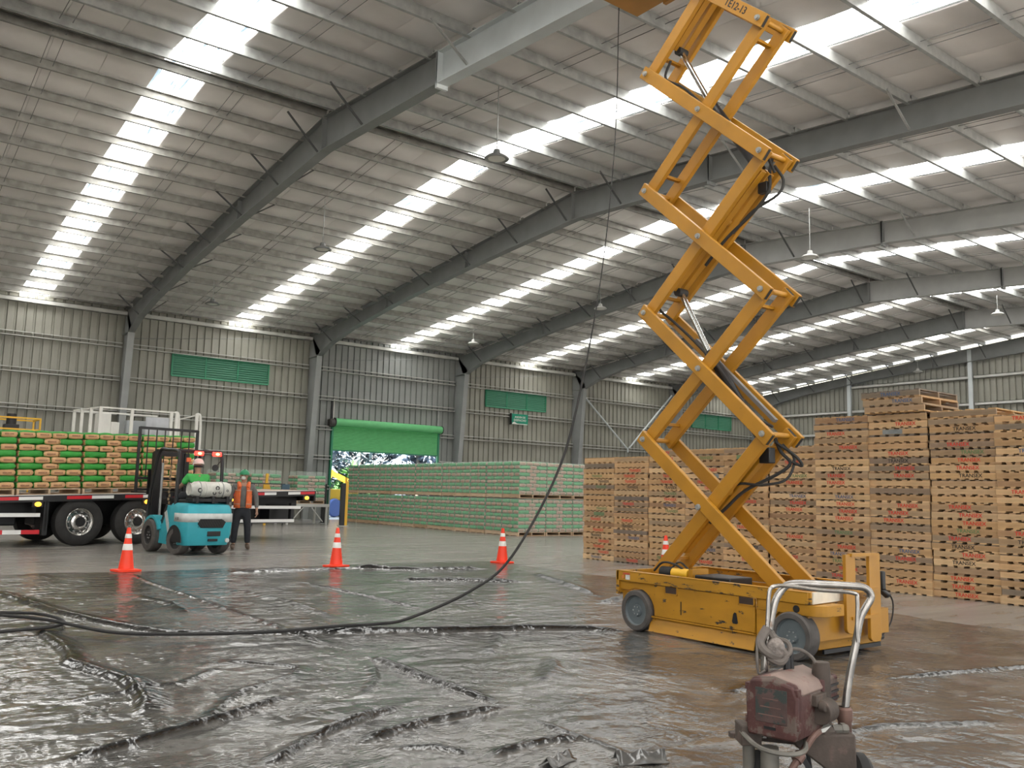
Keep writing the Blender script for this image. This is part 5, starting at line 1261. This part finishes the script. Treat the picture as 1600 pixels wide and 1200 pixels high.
# white railed platform with equipment, behind the loaded truck
cg = empty('railed_platform', (7.6, 30.2, 0), label='white railed steel platform with equipment seen above the truck bags', cat='platform')
wm = M_['white']
MB().box(-1.75, 2.0, -.1, 2.3, 1.9, 2.0).obj('deck', cm, cg, smooth=0)
for x in (-1.7, 1.95):
    for y in (0, 2.2): MB().box(x-.05, x+.05, y-.05, y+.05, 0, 1.9).obj('leg', cm, cg, smooth=0)
for x, y in ((-1.15, 0), (-.2, 0), (1.05, 0), (1.22, 0), (1.9, 0), (-1.5, 2.2), (-1.4, 1.5), (-1.28, .75)):
    MB().box(x-.045, x+.045, y-.045, y+.045, 2.0, 3.86).obj('post', wm, cg, smooth=0)
for z in (3.84, 2.85):
    MB().box(-1.15, 1.22, -.025, .025, z-.025, z+.025).obj('rail', wm, cg, smooth=0); MB().bar((-1.15, 0, z), (-1.5, 2.2, z), .05, .05).obj('rail', wm, cg, smooth=0); MB().bar((-1.5, 2.2, z), (1.2, 2.2, z), .05, .05).obj('rail', wm, cg, smooth=0)
for x in (1.22, 1.95): MB().tube(spline([(x-.08, 0, 3.82), (x, 0, 3.84), (x+.06, 0, 3.75), (x+.09, 0, 3.3), (x+.10, 0, 2.0)], 4), .045, 8).obj('bent_post', wm, cg)
MB().bar((1.3, .8, 3.6), (1.95, 0, 3.82), .04, .04).obj('rail', wm, cg, smooth=0); MB().bar((1.5, .8, 2.0), (1.5, .8, 3.6), .06, .06).obj('post', wm, cg, smooth=0)
MB().box(-1.0, -.62, .9, 1.5, 2.0, 3.72).obj('control_cabinet', M_['white'], cg, bevel=.02)
MB().box(-.62, -.35, .9, 1.4, 2.0, 3.45).obj('control_cabinet', M_['white'], cg, bevel=.02)
MB().box(-.1, .5, .9, 1.3, 2.9, 3.1).obj('machine_head', M_['black'], cg, bevel=.02)
MB().box(-.1, .55, 1.0, 1.3, 3.1, 3.55).obj('machine_cover', mat('machine_grey', (.35, .37, .38), .5), cg, bevel=.02)
tarp = MB(); vs = []
for j in range(7):
    for k in range(11):
        vs.append((.22+.75*k/10, -.08-.03*math.sin(k*1.3+j*.5), 2.0+1.62*j/6))
tarp.add(vs, [(j*11+k, j*11+k+1, j*11+k+12, j*11+k+11) for j in range(6) for k in range(10)])
to = tarp.obj('plastic_curtain', mat('grey_tarp', (.42, .43, .45), .4, 0, .1), cg, smooth=1.2); sd = to.modifiers.new('t', 'SOLIDIFY'); sd.thickness = .006
# yellow frame and dark motor at the picture's left edge
yf = empty('yellow_frame_machine', (4.6, 30.5, 0), label='yellow tubular machine frame with dark motor behind the leftmost bags', cat='machine')
for a, b in (((-1.2, 0, 3.35), (.2, 0, 3.35)), ((.2, 0, 3.35), (.2, 0, 0)), ((-1.2, 0, 3.35), (-1.2, 0, 0)), ((-1.2, 0, 3.0), (.2, 0, 3.0)), ((-1.2, 1.2, 3.35), (.2, 1.2, 3.35)), ((.2, 0, 3.35), (.2, 1.2, 3.35)), ((.2, 1.2, 3.35), (.2, 1.2, 0))):
    MB().bar(a, b, .05, .05).obj('frame_tube', M_['yellow_bright'], yf, smooth=0)
mb = MB(); mb.cyl((-.55, .3, 3.1), (-.55, .3, 3.48), .14, 16); mb.box(-.75, -.35, .1, .5, 2.95, 3.15); mb.obj('motor', M_['black'], yf, bevel=.01)

# bollard, post and rope by the door
bo = empty('door_bollard', (15.78, 31.43, 0), R(-20), label='yellow and black guard post standing before the roller door', cat='bollard')
MB().box(-.10, .06, -.05, .42, .02, 1.66).obj('dark_face', M_['black'], bo, smooth=0); MB().box(.06, .16, -.07, .05, .02, 1.74).obj('yellow_edge', M_['yellow_bright'], bo, smooth=0)
MB().box(-.16, .22, -.12, .5, 0, .025).obj('foot', M_['galv'], bo, smooth=0)
MB().box(.02, .1, -.06, .04, 1.66, 1.9).obj('post_tip', M_['yellow_bright'], bo, smooth=0)
po = empty('door_post', (16.05, 33.8, 0), label='slim dark post beside the conveyor end and the door', cat='post')
MB().box(-.06, .10, -.05, .05, .02, 1.62).obj('post', M_['black'], po, smooth=0); MB().box(-.12, .16, -.1, .1, 0, .02).obj('foot', M_['galv'], po, smooth=0)
MB().box(.22, .27, -.03, .03, 0, 1.5).obj('pale_pole', M_['galv'], po, smooth=0)
MB().tube(spline([(16.05, 33.74, 1.54), (15.95, 32.8, 1.47), (15.86, 31.9, 1.55)], 5), .012, 6).obj('barrier_rope', M_['rubber'], label='thin dark rope between the slim post and the bollard', cat='rope')

# ================================================================== outside, through the door
leafm = [mat('green_and_hazed_leaf', c, .6, 0, .25, 3) for c in ((.09, .22, .07), (.20, .25, .27), (.24, .29, .35))]  # the greyish and bluish tones paint haze into the foliage
bark = mat('pale_bark', (.45, .40, .34), .8, 0, .2, 4)
rt = random.Random(3)
def tree(x, y, h, w, lm, label, palm=False):
    t = empty('tree', (x, y, -.06), label=label, cat='tree', group='trees outside the roller door')
    MB().tube([(0, 0, 0), (.1, 0, h*.5), (.0, .1, h*.85)], [.16, .12, .06], 8).obj('trunk', bark, t)
    lf = MB()
    for k in range(2600 if not palm else 0):
        a = rt.uniform(0, 2*PI); u = rt.random()**.5; z = h*rt.uniform(.12, 1.05); q = w*math.sin(PI*min(1, z/h*.85+.12))**.6*u
        c = Vector((q*math.cos(a), q*math.sin(a), z)); d = Vector((rt.uniform(-1, 1), rt.uniform(-1, 1), rt.uniform(-.9, .4))).normalized(); s = d.cross(Vector((0, 0, 1))).normalized(); L = rt.uniform(.45, 1.0)
        lf.add([c, c+d*L*.5+s*L*.18, c+d*L, c+d*L*.5-s*L*.18], [(0, 1, 2, 3)])
    for k in range(60 if palm else 0):
        a = 2*PI*k/20+rt.uniform(-.1, .1); el = rt.uniform(.1, 1.2); base = Vector((0, .1, h*rt.uniform(.25, .85))); L = w*rt.uniform(.8, 1.2)
        prev = base
        for q in range(1, 8):
            f = q/7; p = base+Vector((math.cos(a)*L*f, math.sin(a)*L*f, math.sin(el)*L*f-L*.75*f*f)); s = Vector((-math.sin(a), math.cos(a), 0))
            for sg_ in (-1, 1): lf.add([prev, p, p+s*sg_*.5*(1-f*.6)-Vector((0, 0, .22)), prev+s*sg_*.08], [(0, 1, 2, 3)])
            prev = p
    lf.obj('foliage', lm, t, smooth=0, kind='stuff')
for i, (x, y, h, w, m, lb, pm) in enumerate(((22.5, 50, 6.5, 2.8, 2, 'hazy pale tree behind the gap under the roller shutter', False), (26.5, 51, 8, 3.2, 1, 'grey green tree behind the stacked bagged loads and door', False), (30.5, 50, 7.5, 3.0, 2, 'pale tree seen through the door above the bagged loads', False),
                                          (24.3, 46.5, 2.6, 1.5, 0, 'low bright green bush outside beside the yellow loader', False), (28.5, 47, 5.5, 2.6, 2, 'palm with drooping fronds outside the door opening', True), (34.5, 53, 9, 3.4, 1, 'tree seen at the far right of the door opening', False), (19.5, 52, 8, 3.0, 1, 'tree behind the door jamb beside the conveyor', False))):
    tree(x, y, h, w, leafm[m], lb, pm)
MB().cyl((25.2, 48.5, -.06), (25.2, 48.5, 9), .12, 10).obj('lamp_post', M_['white'], label='tall white pole standing outside the roller door', cat='pole')
ld = empty('loader', (21.6, 44.0, -.06), R(15), label='yellow loader arm and blue wheels parked outside the roller door', cat='loader')
blue = mat('loader_blue', (.10, .16, .42), .5)
MB().box(-.9, 1.2, -.5, .5, .9, 1.5).obj('body', M_['yellow_bright'], ld, bevel=.05); MB().bar((-.8, 0, 1.3), (-.5, 0, 2.4), .2, .25).obj('arm', M_['yellow_bright'], ld); MB().bar((-.5, 0, 2.4), (.9, 0, 1.9), .2, .25).obj('arm', M_['yellow_bright'], ld)
for x in (-.6, .8):
    for y in (-.6, .6): MB().lathe([(0, -.15), (.3, -.15), (.45, -.14), (.5, 0), (.45, .14), (.3, .15), (0, .15)], 'y', c=(x, y, .5), n=20).obj('wheel', blue, ld)
